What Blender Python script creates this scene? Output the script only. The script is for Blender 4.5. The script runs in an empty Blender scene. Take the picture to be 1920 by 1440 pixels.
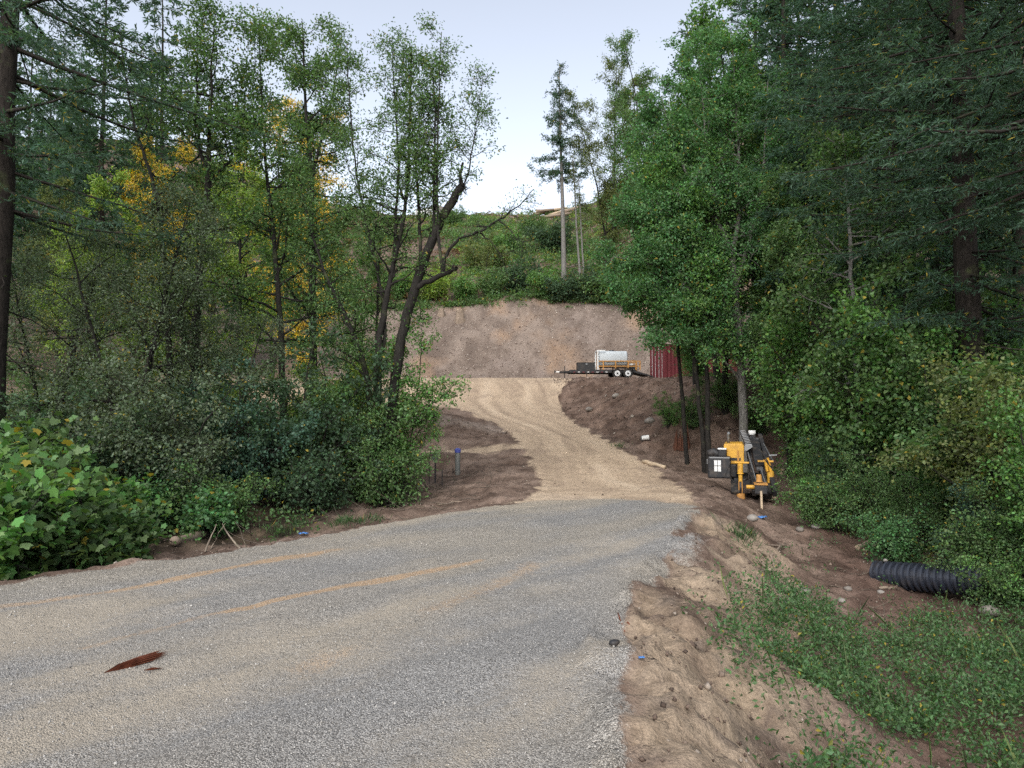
import bpy, math, random
import numpy as np
from mathutils import Vector, Matrix

# ------------------------------------------------------------------ camera, sky, sun, exposure
SC = bpy.context.scene
COL = SC.collection
R = math.radians
F_PX, CAM_Z, PITCH = 1280.0, 1.65, math.atan(55 / 1280.0)
cam_d = bpy.data.cameras.new('camera'); cam = bpy.data.objects.new('camera', cam_d); COL.objects.link(cam)
cam_d.sensor_width = 36.0; cam_d.lens = 24.0; cam_d.clip_start = 0.05; cam_d.clip_end = 2000
cam.location = (0, 0, CAM_Z); cam.rotation_euler = (R(90) + PITCH, 0, 0)
SC.camera = cam
SUN_ELEV, SUN_AZ = R(42), R(195)          # azimuth measured to the right of the view direction (+Y)
world = bpy.data.worlds.new('World'); SC.world = world; world.use_nodes = True
wn = world.node_tree; wn.nodes.clear()
sky = wn.nodes.new('ShaderNodeTexSky'); sky.sky_type = 'NISHITA'; sky.sun_disc = False
sky.sun_elevation = SUN_ELEV; sky.sun_rotation = SUN_AZ; sky.altitude = 200
sky.air_density = 1.0; sky.dust_density = 2.0; sky.ozone_density = 1.6
bg = wn.nodes.new('ShaderNodeBackground'); bg.inputs['Strength'].default_value = 0.15
wo = wn.nodes.new('ShaderNodeOutputWorld')
haz = wn.nodes.new('ShaderNodeHueSaturation'); haz.inputs['Saturation'].default_value = 0.42      # pale hazy evening sky
wn.links.new(sky.outputs[0], haz.inputs['Color']); wn.links.new(haz.outputs[0], bg.inputs[0]); wn.links.new(bg.outputs[0], wo.inputs[0])
sun_d = bpy.data.lights.new('sun', 'SUN'); sun = bpy.data.objects.new('sun', sun_d); COL.objects.link(sun)
sun_d.energy = 1.2; sun_d.angle = R(60); sun_d.color = (1.0, 0.95, 0.88)
sun_dir = Vector((math.sin(SUN_AZ) * math.cos(SUN_ELEV), math.cos(SUN_AZ) * math.cos(SUN_ELEV), math.sin(SUN_ELEV)))
sun.rotation_euler = (-sun_dir).to_track_quat('-Z', 'Y').to_euler(); sun.location = (20, 20, 60)
SC.view_settings.view_transform = 'Standard'; SC.view_settings.look = 'None'
SC.view_settings.exposure = 1.08; SC.view_settings.gamma = 1.0
SC.cycles.max_bounces = 6; SC.cycles.diffuse_bounces = 3; SC.cycles.glossy_bounces = 2
SC.cycles.transmission_bounces = 4; SC.cycles.transparent_max_bounces = 8
SC.cycles.caustics_reflective = False; SC.cycles.caustics_refractive = False
SC.cycles.use_denoising = False

# ------------------------------------------------------------------ helpers: pixels, noise, meshes
_cp, _sp = math.cos(PITCH), math.sin(PITCH)
def P(px, py, Y):
    """world point on the photo ray (px,py) at forward distance Y"""
    a, b = (px - 960) / F_PX, (720 - py) / F_PX
    dy, dz = _cp - b * _sp, _sp + b * _cp
    t = Y / dy
    return np.array((a * t, Y, CAM_Z + dz * t))
def PX(px, Y): return (px - 960) / F_PX * Y      # lateral metres at distance Y

def _hash(ix, iy, s):
    n = (ix.astype(np.int64) * 374761393 + iy.astype(np.int64) * 668265263 + s * 974634777) & 0xFFFFFFFF
    n = ((n ^ (n >> 13)) * 1274126177) & 0xFFFFFFFF
    return ((n ^ (n >> 16)) & 0xFFFF) / 65535.0
def vnoise(x, y, s=0):
    x = np.asarray(x, float); y = np.asarray(y, float)
    ix, iy = np.floor(x), np.floor(y); fx, fy = x - ix, y - iy
    fx, fy = fx * fx * (3 - 2 * fx), fy * fy * (3 - 2 * fy)
    a, b = _hash(ix, iy, s), _hash(ix + 1, iy, s); c, d = _hash(ix, iy + 1, s), _hash(ix + 1, iy + 1, s)
    return (a * (1 - fx) + b * fx) * (1 - fy) + (c * (1 - fx) + d * fx) * fy - 0.5
def fbm(x, y, s=0, o=4):
    t = 0; a = 1.0; f = 1.0
    for k in range(o):
        t = t + a * vnoise(np.asarray(x) * f + 13.7 * k, np.asarray(y) * f - 7.1 * k, s + k); a *= 0.5; f *= 2.03
    return t
def sstep(a, b, x):
    t = np.clip((np.asarray(x, float) - a) / (b - a), 0, 1); return t * t * (3 - 2 * t)
def nrm(v):
    return v / (np.linalg.norm(v, axis=-1, keepdims=True) + 1e-9)

def mk_mesh(name, V, tris=None, quads=None, attrs=None, smooth=False, polys=None):
    me = bpy.data.meshes.new(name)
    V = np.asarray(V, np.float32)
    loops, totals = [], []
    if tris is not None and len(tris): t = np.asarray(tris, np.int32); loops.append(t.ravel()); totals.append(np.full(len(t), 3, np.int32))
    if quads is not None and len(quads): q = np.asarray(quads, np.int32); loops.append(q.ravel()); totals.append(np.full(len(q), 4, np.int32))
    for p in polys or []: loops.append(np.asarray(p, np.int32)); totals.append(np.array([len(p)], np.int32))
    loops = np.concatenate(loops); totals = np.concatenate(totals)
    starts = np.concatenate(([0], np.cumsum(totals)[:-1])).astype(np.int32)
    me.vertices.add(len(V)); me.vertices.foreach_set('co', V.ravel())
    me.loops.add(len(loops)); me.loops.foreach_set('vertex_index', loops)
    me.polygons.add(len(totals)); me.polygons.foreach_set('loop_start', starts); me.polygons.foreach_set('loop_total', totals)
    if smooth: me.polygons.foreach_set('use_smooth', np.ones(len(totals), bool))
    me.update(calc_edges=True)
    for k, a in (attrs or {}).items():
        a = np.asarray(a, np.float32)
        if a.ndim == 1: me.attributes.new(k, 'FLOAT', 'POINT').data.foreach_set('value', a)
        else: me.attributes.new(k, 'FLOAT_VECTOR', 'POINT').data.foreach_set('vector', a.ravel())
    return me
def link(name, me, mat=None, parent=None, loc=None, color=None):
    o = bpy.data.objects.new(name, me); COL.objects.link(o)
    if mat is not None and me is not None and not me.materials: me.materials.append(mat)
    if parent is not None: o.parent = parent
    if loc is not None: o.location = loc
    if color is not None: o.color = (*color[:3], 1)
    return o
def tag(o, label=None, cat=None, group=None, kind=None):
    if label: o['label'] = label
    if cat: o['category'] = cat
    if group: o['group'] = group
    if kind: o['kind'] = kind
    return o
def thing(name, loc, label, cat, group=None, rz=0.0):
    o = bpy.data.objects.new(name, None); COL.objects.link(o); o.location = loc; o.rotation_euler = (0, 0, rz)
    o.empty_display_size = 0.2
    return tag(o, label, cat, group)

class MB:
    """collects boxes, tubes and plates into one mesh"""
    def __init__(s): s.V = []; s.F = []
    def add(s, vs, fs):
        n = len(s.V); s.V += [tuple(map(float, v)) for v in vs]; s.F += [tuple(n + i for i in f) for f in fs]; return s
    def box(s, x0, x1, y0, y1, z0, z1, M=None):
        vs = [(x, y, z) for z in (z0, z1) for y in (y0, y1) for x in (x0, x1)]
        if M is not None: vs = [tuple(M @ Vector(v)) for v in vs]
        return s.add(vs, [(0, 2, 3, 1), (4, 5, 7, 6), (0, 1, 5, 4), (2, 6, 7, 3), (0, 4, 6, 2), (1, 3, 7, 5)])
    def tube(s, pts, rad, n=8, cap=True):
        pts = [Vector(p) for p in pts]; rad = rad if hasattr(rad, '__len__') else [rad] * len(pts)
        ring = []; up = None
        for i, p in enumerate(pts):
            d = (pts[min(i + 1, len(pts) - 1)] - pts[max(i - 1, 0)]).normalized()
            if up is None: up = d.orthogonal().normalized()
            up = (up - d * up.dot(d)).normalized(); b = d.cross(up)
            ring.append([p + (up * math.cos(2 * math.pi * k / n) + b * math.sin(2 * math.pi * k / n)) * rad[i] for k in range(n)])
        vs = [v for r_ in ring for v in r_]; fs = []
        for i in range(len(pts) - 1):
            for k in range(n): fs.append((i * n + k, i * n + (k + 1) % n, (i + 1) * n + (k + 1) % n, (i + 1) * n + k))
        if cap: fs.append(tuple(range(n))[::-1]); fs.append(tuple((len(pts) - 1) * n + k for k in range(n)))
        return s.add(vs, fs)
    def bar(s, a, b, w, h=None):
        """rectangular bar between two points"""
        a, b = Vector(a), Vector(b); h = h or w; d = (b - a).normalized()
        ref = Vector((0, 0, 1)) if abs(d.z) < 0.95 else Vector((0, 1, 0))
        u = d.cross(ref).normalized() * w / 2; v = u.cross(d).normalized() * h / 2
        vs = [p + i * u + j * v for p in (a, b) for i, j in ((-1, -1), (1, -1), (1, 1), (-1, 1))]
        return s.add(vs, [(3, 2, 1, 0), (4, 5, 6, 7), (0, 1, 5, 4), (1, 2, 6, 5), (2, 3, 7, 6), (3, 0, 4, 7)])
    def prism(s, prof, y0, y1):
        """x,z profile extruded along y"""
        n = len(prof); vs = [(x, y0, z) for x, z in prof] + [(x, y1, z) for x, z in prof]
        return s.add(vs, [tuple(range(n)), tuple(range(2 * n - 1, n - 1, -1))] + [(i, i + n, (i + 1) % n + n, (i + 1) % n) for i in range(n)])
    def build(s, name, mat, parent=None, bevel=0.0, smooth=False, loc=None):
        me = bpy.data.meshes.new(name); me.from_pydata(s.V, [], s.F); me.update()
        import bmesh
        bm = bmesh.new(); bm.from_mesh(me); bmesh.ops.recalc_face_normals(bm, faces=bm.faces); bm.to_mesh(me); bm.free()
        if smooth: me.polygons.foreach_set('use_smooth', np.ones(len(me.polygons), bool))
        o = link(name, me, mat, parent, loc)
        if bevel:
            m = o.modifiers.new('bevel', 'BEVEL'); m.width = bevel; m.segments = 2; m.limit_method = 'ANGLE'; m.angle_limit = R(35)
        return o

# ------------------------------------------------------------------ materials
class NT:
    def __init__(s, name):
        s.m = bpy.data.materials.new(name); s.m.use_nodes = True; s.t = s.m.node_tree; s.t.nodes.clear()
        s.out = s.t.nodes.new('ShaderNodeOutputMaterial')
    def n(s, typ, ins=None, **kw):
        nd = s.t.nodes.new(typ)
        for k, v in kw.items(): setattr(nd, k, v)
        for k, v in (ins or {}).items():
            if hasattr(v, 'links') and hasattr(v, 'is_output'): s.t.links.new(v, nd.inputs[k])
            else: nd.inputs[k].default_value = v
        return nd
    def attr(s, name): return s.n('ShaderNodeAttribute', attribute_name=name)
    def noise(s, vec, scale, detail=4, rough=0.6):
        return s.n('ShaderNodeTexNoise', {'Vector': vec, 'Scale': scale, 'Detail': detail, 'Roughness': rough}).outputs['Fac']
    def math(s, op, a, b=0.5, clamp=False):
        return s.n('ShaderNodeMath', {0: a, 1: b}, operation=op, use_clamp=clamp).outputs[0]
    def mix(s, f, a, b, mode='MIX'):
        return s.n('ShaderNodeMixRGB', {0: f, 1: a, 2: b}, blend_type=mode).outputs[0]
    def ramp(s, f, stops, interp='LINEAR'):
        nd = s.n('ShaderNodeValToRGB', {0: f}); e = nd.color_ramp.elements; nd.color_ramp.interpolation = interp
        while len(e) < len(stops): e.new(0.5)
        for el, (p, c) in zip(e, stops): el.position = p; el.color = (*c, 1) if len(c) == 3 else c
        return nd.outputs[0]
    def rng(s, f, a, b, lo=0.0, hi=1.0):
        return s.n('ShaderNodeMapRange', {0: f, 1: a, 2: b, 3: lo, 4: hi}, interpolation_type='SMOOTHSTEP').outputs[0]
    def pos(s): return s.n('ShaderNodeTexCoord').outputs['Object']
    def bump(s, h, strength=0.5, dist=0.02, normal=None):
        i = {'Height': h, 'Strength': strength, 'Distance': dist}
        if normal is not None: i['Normal'] = normal
        return s.n('ShaderNodeBump', i).outputs[0]
    def bsdf(s, col, rough=0.8, metal=0.0, spec=0.3, normal=None):
        i = {'Base Color': col, 'Roughness': rough, 'Metallic': metal, 'Specular IOR Level': spec}
        if normal is not None: i['Normal'] = normal
        return s.n('ShaderNodeBsdfPrincipled', i).outputs[0]
    def done(s, sh): s.t.links.new(sh, s.out.inputs[0]); return s.m
c4 = lambda r, g, b: (r, g, b, 1)

def mat_terrain():
    t = NT('earth'); p = t.pos()
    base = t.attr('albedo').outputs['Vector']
    A = t.n('ShaderNodeSeparateXYZ', {0: t.attr('maskA').outputs['Vector']}).outputs      # gravel, fines, orange sand
    n2 = t.noise(p, 11.0, 4, 0.7); n3 = t.noise(p, 60.0, 2, 0.7)
    jig = t.math('SUBTRACT', t.math('ADD', t.math('MULTIPLY', n2, 0.5), t.math('MULTIPLY', n3, 0.5)), 0.5)
    def edge(m, k=0.9, a=0.38, b=0.62): return t.rng(t.math('ADD', m, t.math('MULTIPLY', jig, k)), a, b)
    col = t.mix(1.0, base, t.ramp(n2, [(0.25, (0.60, 0.58, 0.56)), (0.5, (0.98, 0.98, 0.98)), (0.75, (1.28, 1.28, 1.28))]), 'MULTIPLY')
    col = t.mix(1.0, col, t.ramp(n3, [(0.25, (0.70, 0.70, 0.70)), (0.75, (1.28, 1.28, 1.28))]), 'MULTIPLY')
    v1 = t.n('ShaderNodeTexVoronoi', {'Vector': p, 'Scale': 115.0, 'Randomness': 1.0}).outputs
    g1 = t.n('ShaderNodeSeparateColor', {0: v1['Color']}).outputs[0]
    gv = t.ramp(g1, [(0.0, (0.165, 0.160, 0.150)), (0.35, (0.285, 0.274, 0.254)), (0.7, (0.38, 0.366, 0.338)), (1.0, (0.52, 0.50, 0.465))])
    gv = t.mix(t.rng(v1['Distance'], 0.45, 0.80), gv, c4(0.14, 0.13, 0.118))
    gv = t.mix(1.0, gv, t.mix(t.attr('gtone').outputs['Fac'], c4(0.94, 0.945, 0.96), c4(1.09, 1.03, 0.94)), 'MULTIPLY')
    fine = t.ramp(n3, [(0.3, (0.29, 0.250, 0.196)), (0.7, (0.43, 0.376, 0.300))])
    gv = t.mix(t.math('MULTIPLY', edge(A['Y'], 1.1, 0.10, 0.95), 0.88), gv, fine)
    gv = t.mix(edge(A['Z'], 0.8, 0.35, 0.75), gv, t.ramp(n3, [(0.3, (0.33, 0.232, 0.148)), (0.7, (0.48, 0.35, 0.232))]))
    gm = edge(A['X'], 0.9)
    col = t.mix(gm, col, gv)
    h = t.math('SUBTRACT', n2, t.math('MULTIPLY', t.math('MULTIPLY', v1['Distance'], gm), 0.32))
    return t.done(t.bsdf(col, 0.93, 0, 0.12, t.bump(h, 0.8, 0.05)))

def mat_leaf():
    t = NT('leaf'); oc = t.n('ShaderNodeObjectInfo').outputs['Color']; r = t.attr('rnd').outputs['Fac']
    r2 = t.math('FRACT', t.math('MULTIPLY', r, 7.31)); r3 = t.math('FRACT', t.math('MULTIPLY', r, 31.7))
    hsv = t.n('ShaderNodeHueSaturation', {'Hue': t.math('ADD', 0.475, t.math('MULTIPLY', r2, 0.05)), 'Saturation': t.math('ADD', 0.8, t.math('MULTIPLY', r3, 0.35)),
              'Value': t.math('ADD', 0.55, t.math('MULTIPLY', r, 0.95)), 'Color': oc}).outputs[0]
    col = t.mix(t.rng(r3, 0.982, 0.988), hsv, c4(0.34, 0.27, 0.05))
    a = t.bsdf(col, 0.6, 0, 0.22)
    tr = t.n('ShaderNodeBsdfTranslucent', {'Color': t.mix(1.0, col, c4(1.25, 1.35, 0.6), 'MULTIPLY')}).outputs[0]
    return t.done(t.n('ShaderNodeMixShader', {0: 0.40, 1: a, 2: tr}).outputs[0])

def mat_bark():
    t = NT('bark'); oc = t.n('ShaderNodeObjectInfo').outputs['Color']; p = t.pos()
    q = t.n('ShaderNodeMapping', {'Vector': p, 'Scale': (1, 1, 0.25)}).outputs[0]
    n = t.noise(q, 22, 5, 0.7); m = t.noise(p, 2.3, 4)
    col = t.mix(1.0, oc, t.ramp(n, [(0.3, (0.35, 0.35, 0.35)), (0.6, (1, 1, 1)), (0.8, (1.5, 1.5, 1.45))]), 'MULTIPLY')
    col = t.mix(t.rng(m, 0.55, 0.72), col, t.mix(0.5, col, c4(0.10, 0.12, 0.05)))
    return t.done(t.bsdf(col, 0.9, 0, 0.15, t.bump(n, 0.8, 0.02)))

def mat_plain(name, col, rough=0.6, metal=0.0, spec=0.4, dirt=0.35, dirtcol=(0.10, 0.075, 0.055), scale=6.0, bump=0.15):
    t = NT(name); p = t.pos(); n = t.noise(p, scale, 6, 0.7); f = t.noise(p, scale * 9, 3)
    c = t.mix(t.math('MULTIPLY', t.rng(n, 0.46, 0.70), dirt), c4(*col), c4(*dirtcol))
    c = t.mix(t.math('MULTIPLY', f, 0.25), c, t.mix(1.0, c, c4(0.6, 0.6, 0.6), 'MULTIPLY'))
    rr = t.math('ADD', rough, t.math('MULTIPLY', n, 0.15))
    return t.done(t.bsdf(c, rr, metal, spec, t.bump(f, bump, 0.004)))
def mat_stone(name, stops, scale=14.0):
    t = NT(name); p = t.pos(); r = t.attr('rnd').outputs['Fac']
    c = t.ramp(r, stops); n = t.noise(p, scale, 5, 0.7)
    c = t.mix(0.6, c, t.mix(1.0, c, t.ramp(n, [(0.25, (0.5, 0.5, 0.5)), (0.75, (1.35, 1.32, 1.28))]), 'MULTIPLY'))
    return t.done(t.bsdf(c, 0.9, 0, 0.2, t.bump(n, 0.5, 0.01)))
EARTH, LEAF, BARK = mat_terrain(), mat_leaf(), mat_bark()
# ------------------------------------------------------------------ terrain
ROAD_Y = [-20, 12, 15, 18, 23, 30, 37, 43, 46, 60]
ROAD_Z = [0, 0, -0.04, -0.10, 0.28, 1.06, 2.20, 3.70, 4.05, 4.30]
XL_Y = [-20, 2.0, 4.4, 6.7, 9.2, 11.1, 12.4, 14.5, 18, 23, 27, 30, 34, 37, 43]
XL_X = [-28, -9.2, -7.0, -5.03, -2.87, -1.39, -0.1, 0.50, 0.72, 0.52, 0.1, -0.55, -2.2, -3.8, -7.0]
XR_Y = [-20, 2.0, 3.2, 4.36, 5.35, 6.7, 8.5, 11.4, 13.6, 16, 19, 22, 25, 28, 31, 34, 38, 43]
XR_X = [2.0, 0.75, 0.55, 0.58, 0.80, 1.30, 2.0, 3.05, 3.7, 4.0, 4.15, 4.05, 3.75, 3.25, 2.8, 2.5, 2.55, 3.9]
LEFT_Y = [-20, 6, 10, 14, 18, 22, 24, 25.6, 28.5, 31, 36, 43, 47, 60]
LEFT_Z = [-0.5, -0.7, -0.55, -0.42, -0.36, -0.18, 0.15, 0.28, 1.45, 1.55, 2.15, 3.70, 4.1, 4.3]
TOE = np.array([(2.6, 36.5), (2.65, 33.5), (3.45, 28.5), (4.3, 25.0), (5.9, 23.0), (10, 21.6), (20, 20.5), (60, 18)], float)
def seg_dist(x, y, pl):
    best = np.full(np.shape(x), 1e9); side = np.zeros(np.shape(x))
    for a, b in zip(pl[:-1], pl[1:]):
        d = b - a; t = np.clip(((x - a[0]) * d[0] + (y - a[1]) * d[1]) / (d @ d), 0, 1)
        ex, ey = x - a[0] - t * d[0], y - a[1] - t * d[1]; q = np.hypot(ex, ey)
        s = d[0] * (y - a[1]) - d[1] * (x - a[0]); m = q < best
        best = np.where(m, q, best); side = np.where(m, s, side)
    return best, side
def bank_toe_y(x):
    return 57.5 - 0.030 * np.clip(x - 6, 0, 30) ** 2 * 1.6 - 0.012 * np.clip(-x - 22, 0, 40) ** 2
def base_h(x, y):
    zr = np.interp(y, ROAD_Y, ROAD_Z); xl = np.interp(y, XL_Y, XL_X); xr = np.interp(y, XR_Y, XR_X)
    z = zr.copy()
    # left shoulder and thicket floor
    zl = np.interp(y, LEFT_Y, LEFT_Z); w = np.interp(y, [0, 13, 17, 24, 60], [1.3, 1.6, 3.2, 2.4, 2.5])
    z = np.where(x < xl, zr + (zl - zr) * sstep(0.05, 1, (xl - x) / w), z)
    z += 0.05 * np.exp(-((x - xl + 0.1) / 0.35) ** 2) * (y < 12.5)
    z += np.clip(-x - 16, 0, 60) * 0.16 * sstep(4, 12, -x - 10)
    z += 0.34 * np.exp(-(((x + 2.35) / 0.95) ** 2 + ((y - 23.1) / 0.8) ** 2))      # spoil round the well head
    # right ditch
    d = np.clip(x - xr, 0, None)
    near = np.interp(d, [0, 0.3, 1.1, 1.9, 3.6, 5.5, 8, 14, 30, 70], [0.0, 0.03, -0.50, -0.92, -1.02, -0.82, 0.05, 1.8, 6.5, 20])
    mid = np.interp(d, [0, 0.6, 1.6, 3.5, 6, 10, 16, 30, 70], [0.0, -0.06, -0.34, -0.42, -0.1, 0.8, 2.4, 6.5, 20])
    f = sstep(11.5, 16.5, y)
    z = np.where(x > xr, zr + near * (1 - f) + mid * f, z)
    # fill bank on the right and the upper pad
    q, side = seg_dist(x, y, TOE)
    zp = np.where(y < 31, 3.2, np.interp(y, [31, 52, 60], [3.2, 4.28, 4.32]))
    up = (side > 0) & (y > 17)
    zb = np.interp(q, [0, 0.6, 5.0, 6.5, 60], [0.0, 0.22, 2.75, 3.3, 9.0]) + np.interp(y, ROAD_Y, ROAD_Z) * np.exp(-q / 6)
    k = 0.35; hh = np.clip(0.5 + 0.5 * (zp - zb) / k, 0, 1); zs = zp * (1 - hh) + zb * hh - k * hh * (1 - hh)
    zs += np.clip(x - 15, 0, 60) * 0.24
    z = np.where(up & (x > xr - 0.2), np.maximum(z * 0 + zs, np.where(q < 0.3, z, -9)), z)
    # far pad, cut bank, clear-cut hill, ridge
    zpad = 4.05 + (y - 46) * 0.018 + np.clip(x - 15, 0, 60) * 0.24 + np.clip(-x - 24, 0, 60) * 0.12
    z = np.where((y > 46) & ~(up & (x > xr - 0.2)), zpad, z)
    ty = bank_toe_y(x); top = ty + 9.9 + 0.5 * np.sin(x * 0.16 + 1.0)
    zc = zpad + np.interp(y - ty, [0, 1.0, 9.0], [0, 0.45, 7.0]) + np.clip(y - ty - 9.0, 0, top - ty - 9.0) * 0.85
    zh = zc + np.clip(y - top, 0, 64 - (top - 67)) * 0.420 + np.clip(y - top - 64, 0, 400) * 0.01
    z = np.where(y > ty, zh, z)
    return z
GX = np.arange(-90, 90.01, 0.25); GY = np.arange(-20, 240.01, 0.25)
gx, gy = np.meshgrid(GX, GY)
HG = base_h(gx, gy)
def blur(a, sig):
    k = np.exp(-0.5 * (np.arange(-8, 9) / sig) ** 2); k /= k.sum()
    for ax in (0, 1):
        pad = [(8, 8) if i == ax else (0, 0) for i in (0, 1)]; b = np.pad(a, pad, mode='edge'); r_ = 0
        for i, w in enumerate(k): r_ = r_ + w * np.take(b, np.arange(i, i + a.shape[ax]), axis=ax)
        a = r_
    return a
HG = blur(HG, 1.3)
def lat(x, y):
    u = np.clip((np.asarray(x, float) + 90) / 0.25, 0, len(GX) - 1.001); v = np.clip((np.asarray(y, float) + 20) / 0.25, 0, len(GY) - 1.001)
    i, j = u.astype(int), v.astype(int); a, b = u - i, v - j
    return (HG[j, i] * (1 - a) + HG[j, i + 1] * a) * (1 - b) + (HG[j + 1, i] * (1 - a) + HG[j + 1, i + 1] * a) * b
def pl_mask(x, y, pl, w): q, _ = seg_dist(x, y, np.array(pl, float)); return np.exp(-(q / w) ** 2)
def gpt(px, py, z=0.0):
    """plan position of a photo point known to lie at height z"""
    a, b = (px - 960) / F_PX, (720 - py) / F_PX
    t = (z - CAM_Z) / (_sp + b * _cp); return (a * t, (_cp - b * _sp) * t)
S1 = [gpt(-250, 1190), gpt(0, 1140), gpt(240, 1108), gpt(480, 1064), gpt(640, 1035)]
S2 = [gpt(160, 1215), gpt(350, 1162), gpt(560, 1122), gpt(780, 1080), gpt(900, 1050)]
S3 = [gpt(560, 1255), gpt(740, 1180), gpt(900, 1110), gpt(1000, 1060)]
def masks(x, y):
    xl = np.interp(y, XL_Y, XL_X); xr = np.interp(y, XR_Y, XR_X); e = 0.30 * fbm(x * 1.7, y * 1.7, 5, 4)
    inside = sstep(-0.22, 0.22, np.minimum(x - xl, xr - x) + e)
    endg = 13.2 + 1.5 * fbm(x * 0.55, y * 0.4, 9, 3) + 0.45 * np.cos((x - 1.6) * 1.1)
    gravel = inside * sstep(1.5, -1.5, y - endg)
    gravel = np.maximum(gravel, 0.6 * sstep(0.9, 0.0, x - xr) * (x > xr) * sstep(0.1, 0.35, fbm(x * 0.8, y * 0.8, 21, 3) + 0.12) * (y < 12))
    q, side = seg_dist(x, y, TOE); up = (side > 0) & (y > 18)
    sand = inside * sstep(-1.6, 0.8, y - endg) * (y < 47)
    sand = np.maximum(sand, sstep(33, 38, y + 0.7 * x * 0) * sstep(-30, -20, x) * (x < xr) * (y < 58) * 0.9)
    sand = np.maximum(sand, pl_mask(x, y, [(0.8, 24.6), (-2.0, 24.9), (-9.0, 25.5)], 0.75) * (y > 23))
    ty = bank_toe_y(x); sand = sand * sstep(0.6, -0.8, y - ty + 3.2)
    pad = (y > 45) & (y < ty + 0.5) & (x > xr) & (x < 16); sand = np.maximum(sand, pad * 0.45)
    berm = sstep(2.3, 1.0, x - xr) * (x > xr - 0.15) * sstep(13.5, 10.5, y)
    sand = np.maximum(sand, berm * 0.62 * (1 - gravel))
    bank = sstep(-2.2, -0.2, y - ty) * sstep(10.9, 9.9, y - ty - 0.5 * np.sin(x * 0.16 + 1.0) + 0.8 * fbm(x * .7, y * .7, 3, 3))
    bank = np.maximum(bank, 0.62 * sstep(27.0, 28.2, y) * sstep(32.5, 30, y) * (x < xl))
    hill = sstep(0, 1, y - ty - 10.4)
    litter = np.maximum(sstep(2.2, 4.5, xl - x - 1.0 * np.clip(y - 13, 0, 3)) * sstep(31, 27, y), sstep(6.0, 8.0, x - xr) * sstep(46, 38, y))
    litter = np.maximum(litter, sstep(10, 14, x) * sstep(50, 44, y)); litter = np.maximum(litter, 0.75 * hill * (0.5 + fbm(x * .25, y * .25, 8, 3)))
    orange = np.maximum(pl_mask(x, y, S1, 0.11), pl_mask(x, y, S2, 0.10) * 0.9); orange = np.maximum(orange, 0.42 * pl_mask(x, y, S3, 0.25))
    orange = orange * (0.62 + 1.3 * np.clip(fbm(x * 1.1, y * 1.1, 14, 3) + 0.22, 0, 0.5))
    return dict(gravel=gravel, sand=sand, bank=bank, litter=np.clip(litter, 0, 1), orange=orange, up=up, xl=xl, xr=xr, berm=berm, hill=hill)
def detail_h(x, y, m):
    loose = np.clip(1 - m['gravel'] - 0.8 * m['sand'], 0, 1) + 0.9 * m['berm']
    n = 0.16 * loose * fbm(x * 1.1, y * 1.1, 31, 3) + 0.085 * loose * fbm(x * 4.2, y * 4.2, 33, 3)
    near = sstep(30, 14, y)
    n = n + (0.045 * loose + 0.035 * m['berm']) * near * fbm(x * 11, y * 11, 35, 3) + 0.02 * fbm(x * 0.6, y * 0.6, 40, 2)
    ug = x * 0.75 - y * 0.66; sg = x * 0.66 + y * 0.75
    n = n + m['gravel'] * (0.026 * fbm(x * 2.2, y * 2.2, 41, 3) + 0.06 * fbm(ug * 1.6, sg * 0.22, 42, 3) + 0.07 * sstep(2.6, 0.4, m['xr'] - x) * fbm(ug * 2.2 + 3, sg * 0.6, 43, 3))
    c = 0.5 * (m['xl'] + m['xr']); road = m['sand'] * sstep(13, 16, y) * sstep(47, 42, y)
    for o in (-0.95, 0.75, -0.2, 1.35):
        n = n - 0.028 * road * np.exp(-((x - c - o - 0.25 * np.sin(y * 0.35 + o)) / 0.17) ** 2)
    n = n + 0.012 * road * fbm((x - c) * 4, y * 0.6, 44, 3)
    n = n + (m['hill'] + 0.08 * m['bank']) * (0.9 * fbm(x * 0.22, y * 0.22, 50, 3))
    n = n + 0.20 * m['bank'] * fbm(x * 1.2, y * 1.2, 52, 4) * (y > 40)
    ub = m['up'] * sstep(46, 40, y) * (x < 14)
    n = n + 0.22 * ub * fbm(x * 1.6, y * 1.6, 54, 4)
    crust = m['berm'] * sstep(0.1, 0.5, fbm(x * 1.3, y * 1.3, 57, 2) + 0.3)
    return n + 0.05 * crust
def ground_z(x, y):
    x = np.asarray(x, float); y = np.asarray(y, float); return lat(x, y) + detail_h(x, y, masks(x, y))
def gz(x, y): return float(ground_z(np.array([x]), np.array([y]))[0])
def on_ground(px, py, y0=3.0, y1=140.0):
    """first hit of the photo ray with the ground"""
    ys = np.geomspace(y0, y1, 4000); a, b = (px - 960) / F_PX, (720 - py) / F_PX
    t = ys / (_cp - b * _sp); z = CAM_Z + (_sp + b * _cp) * t; g = ground_z(a * t, ys)
    k = np.argmax(z <= g); return np.array((a * t[k], ys[k], g[k]))

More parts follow.
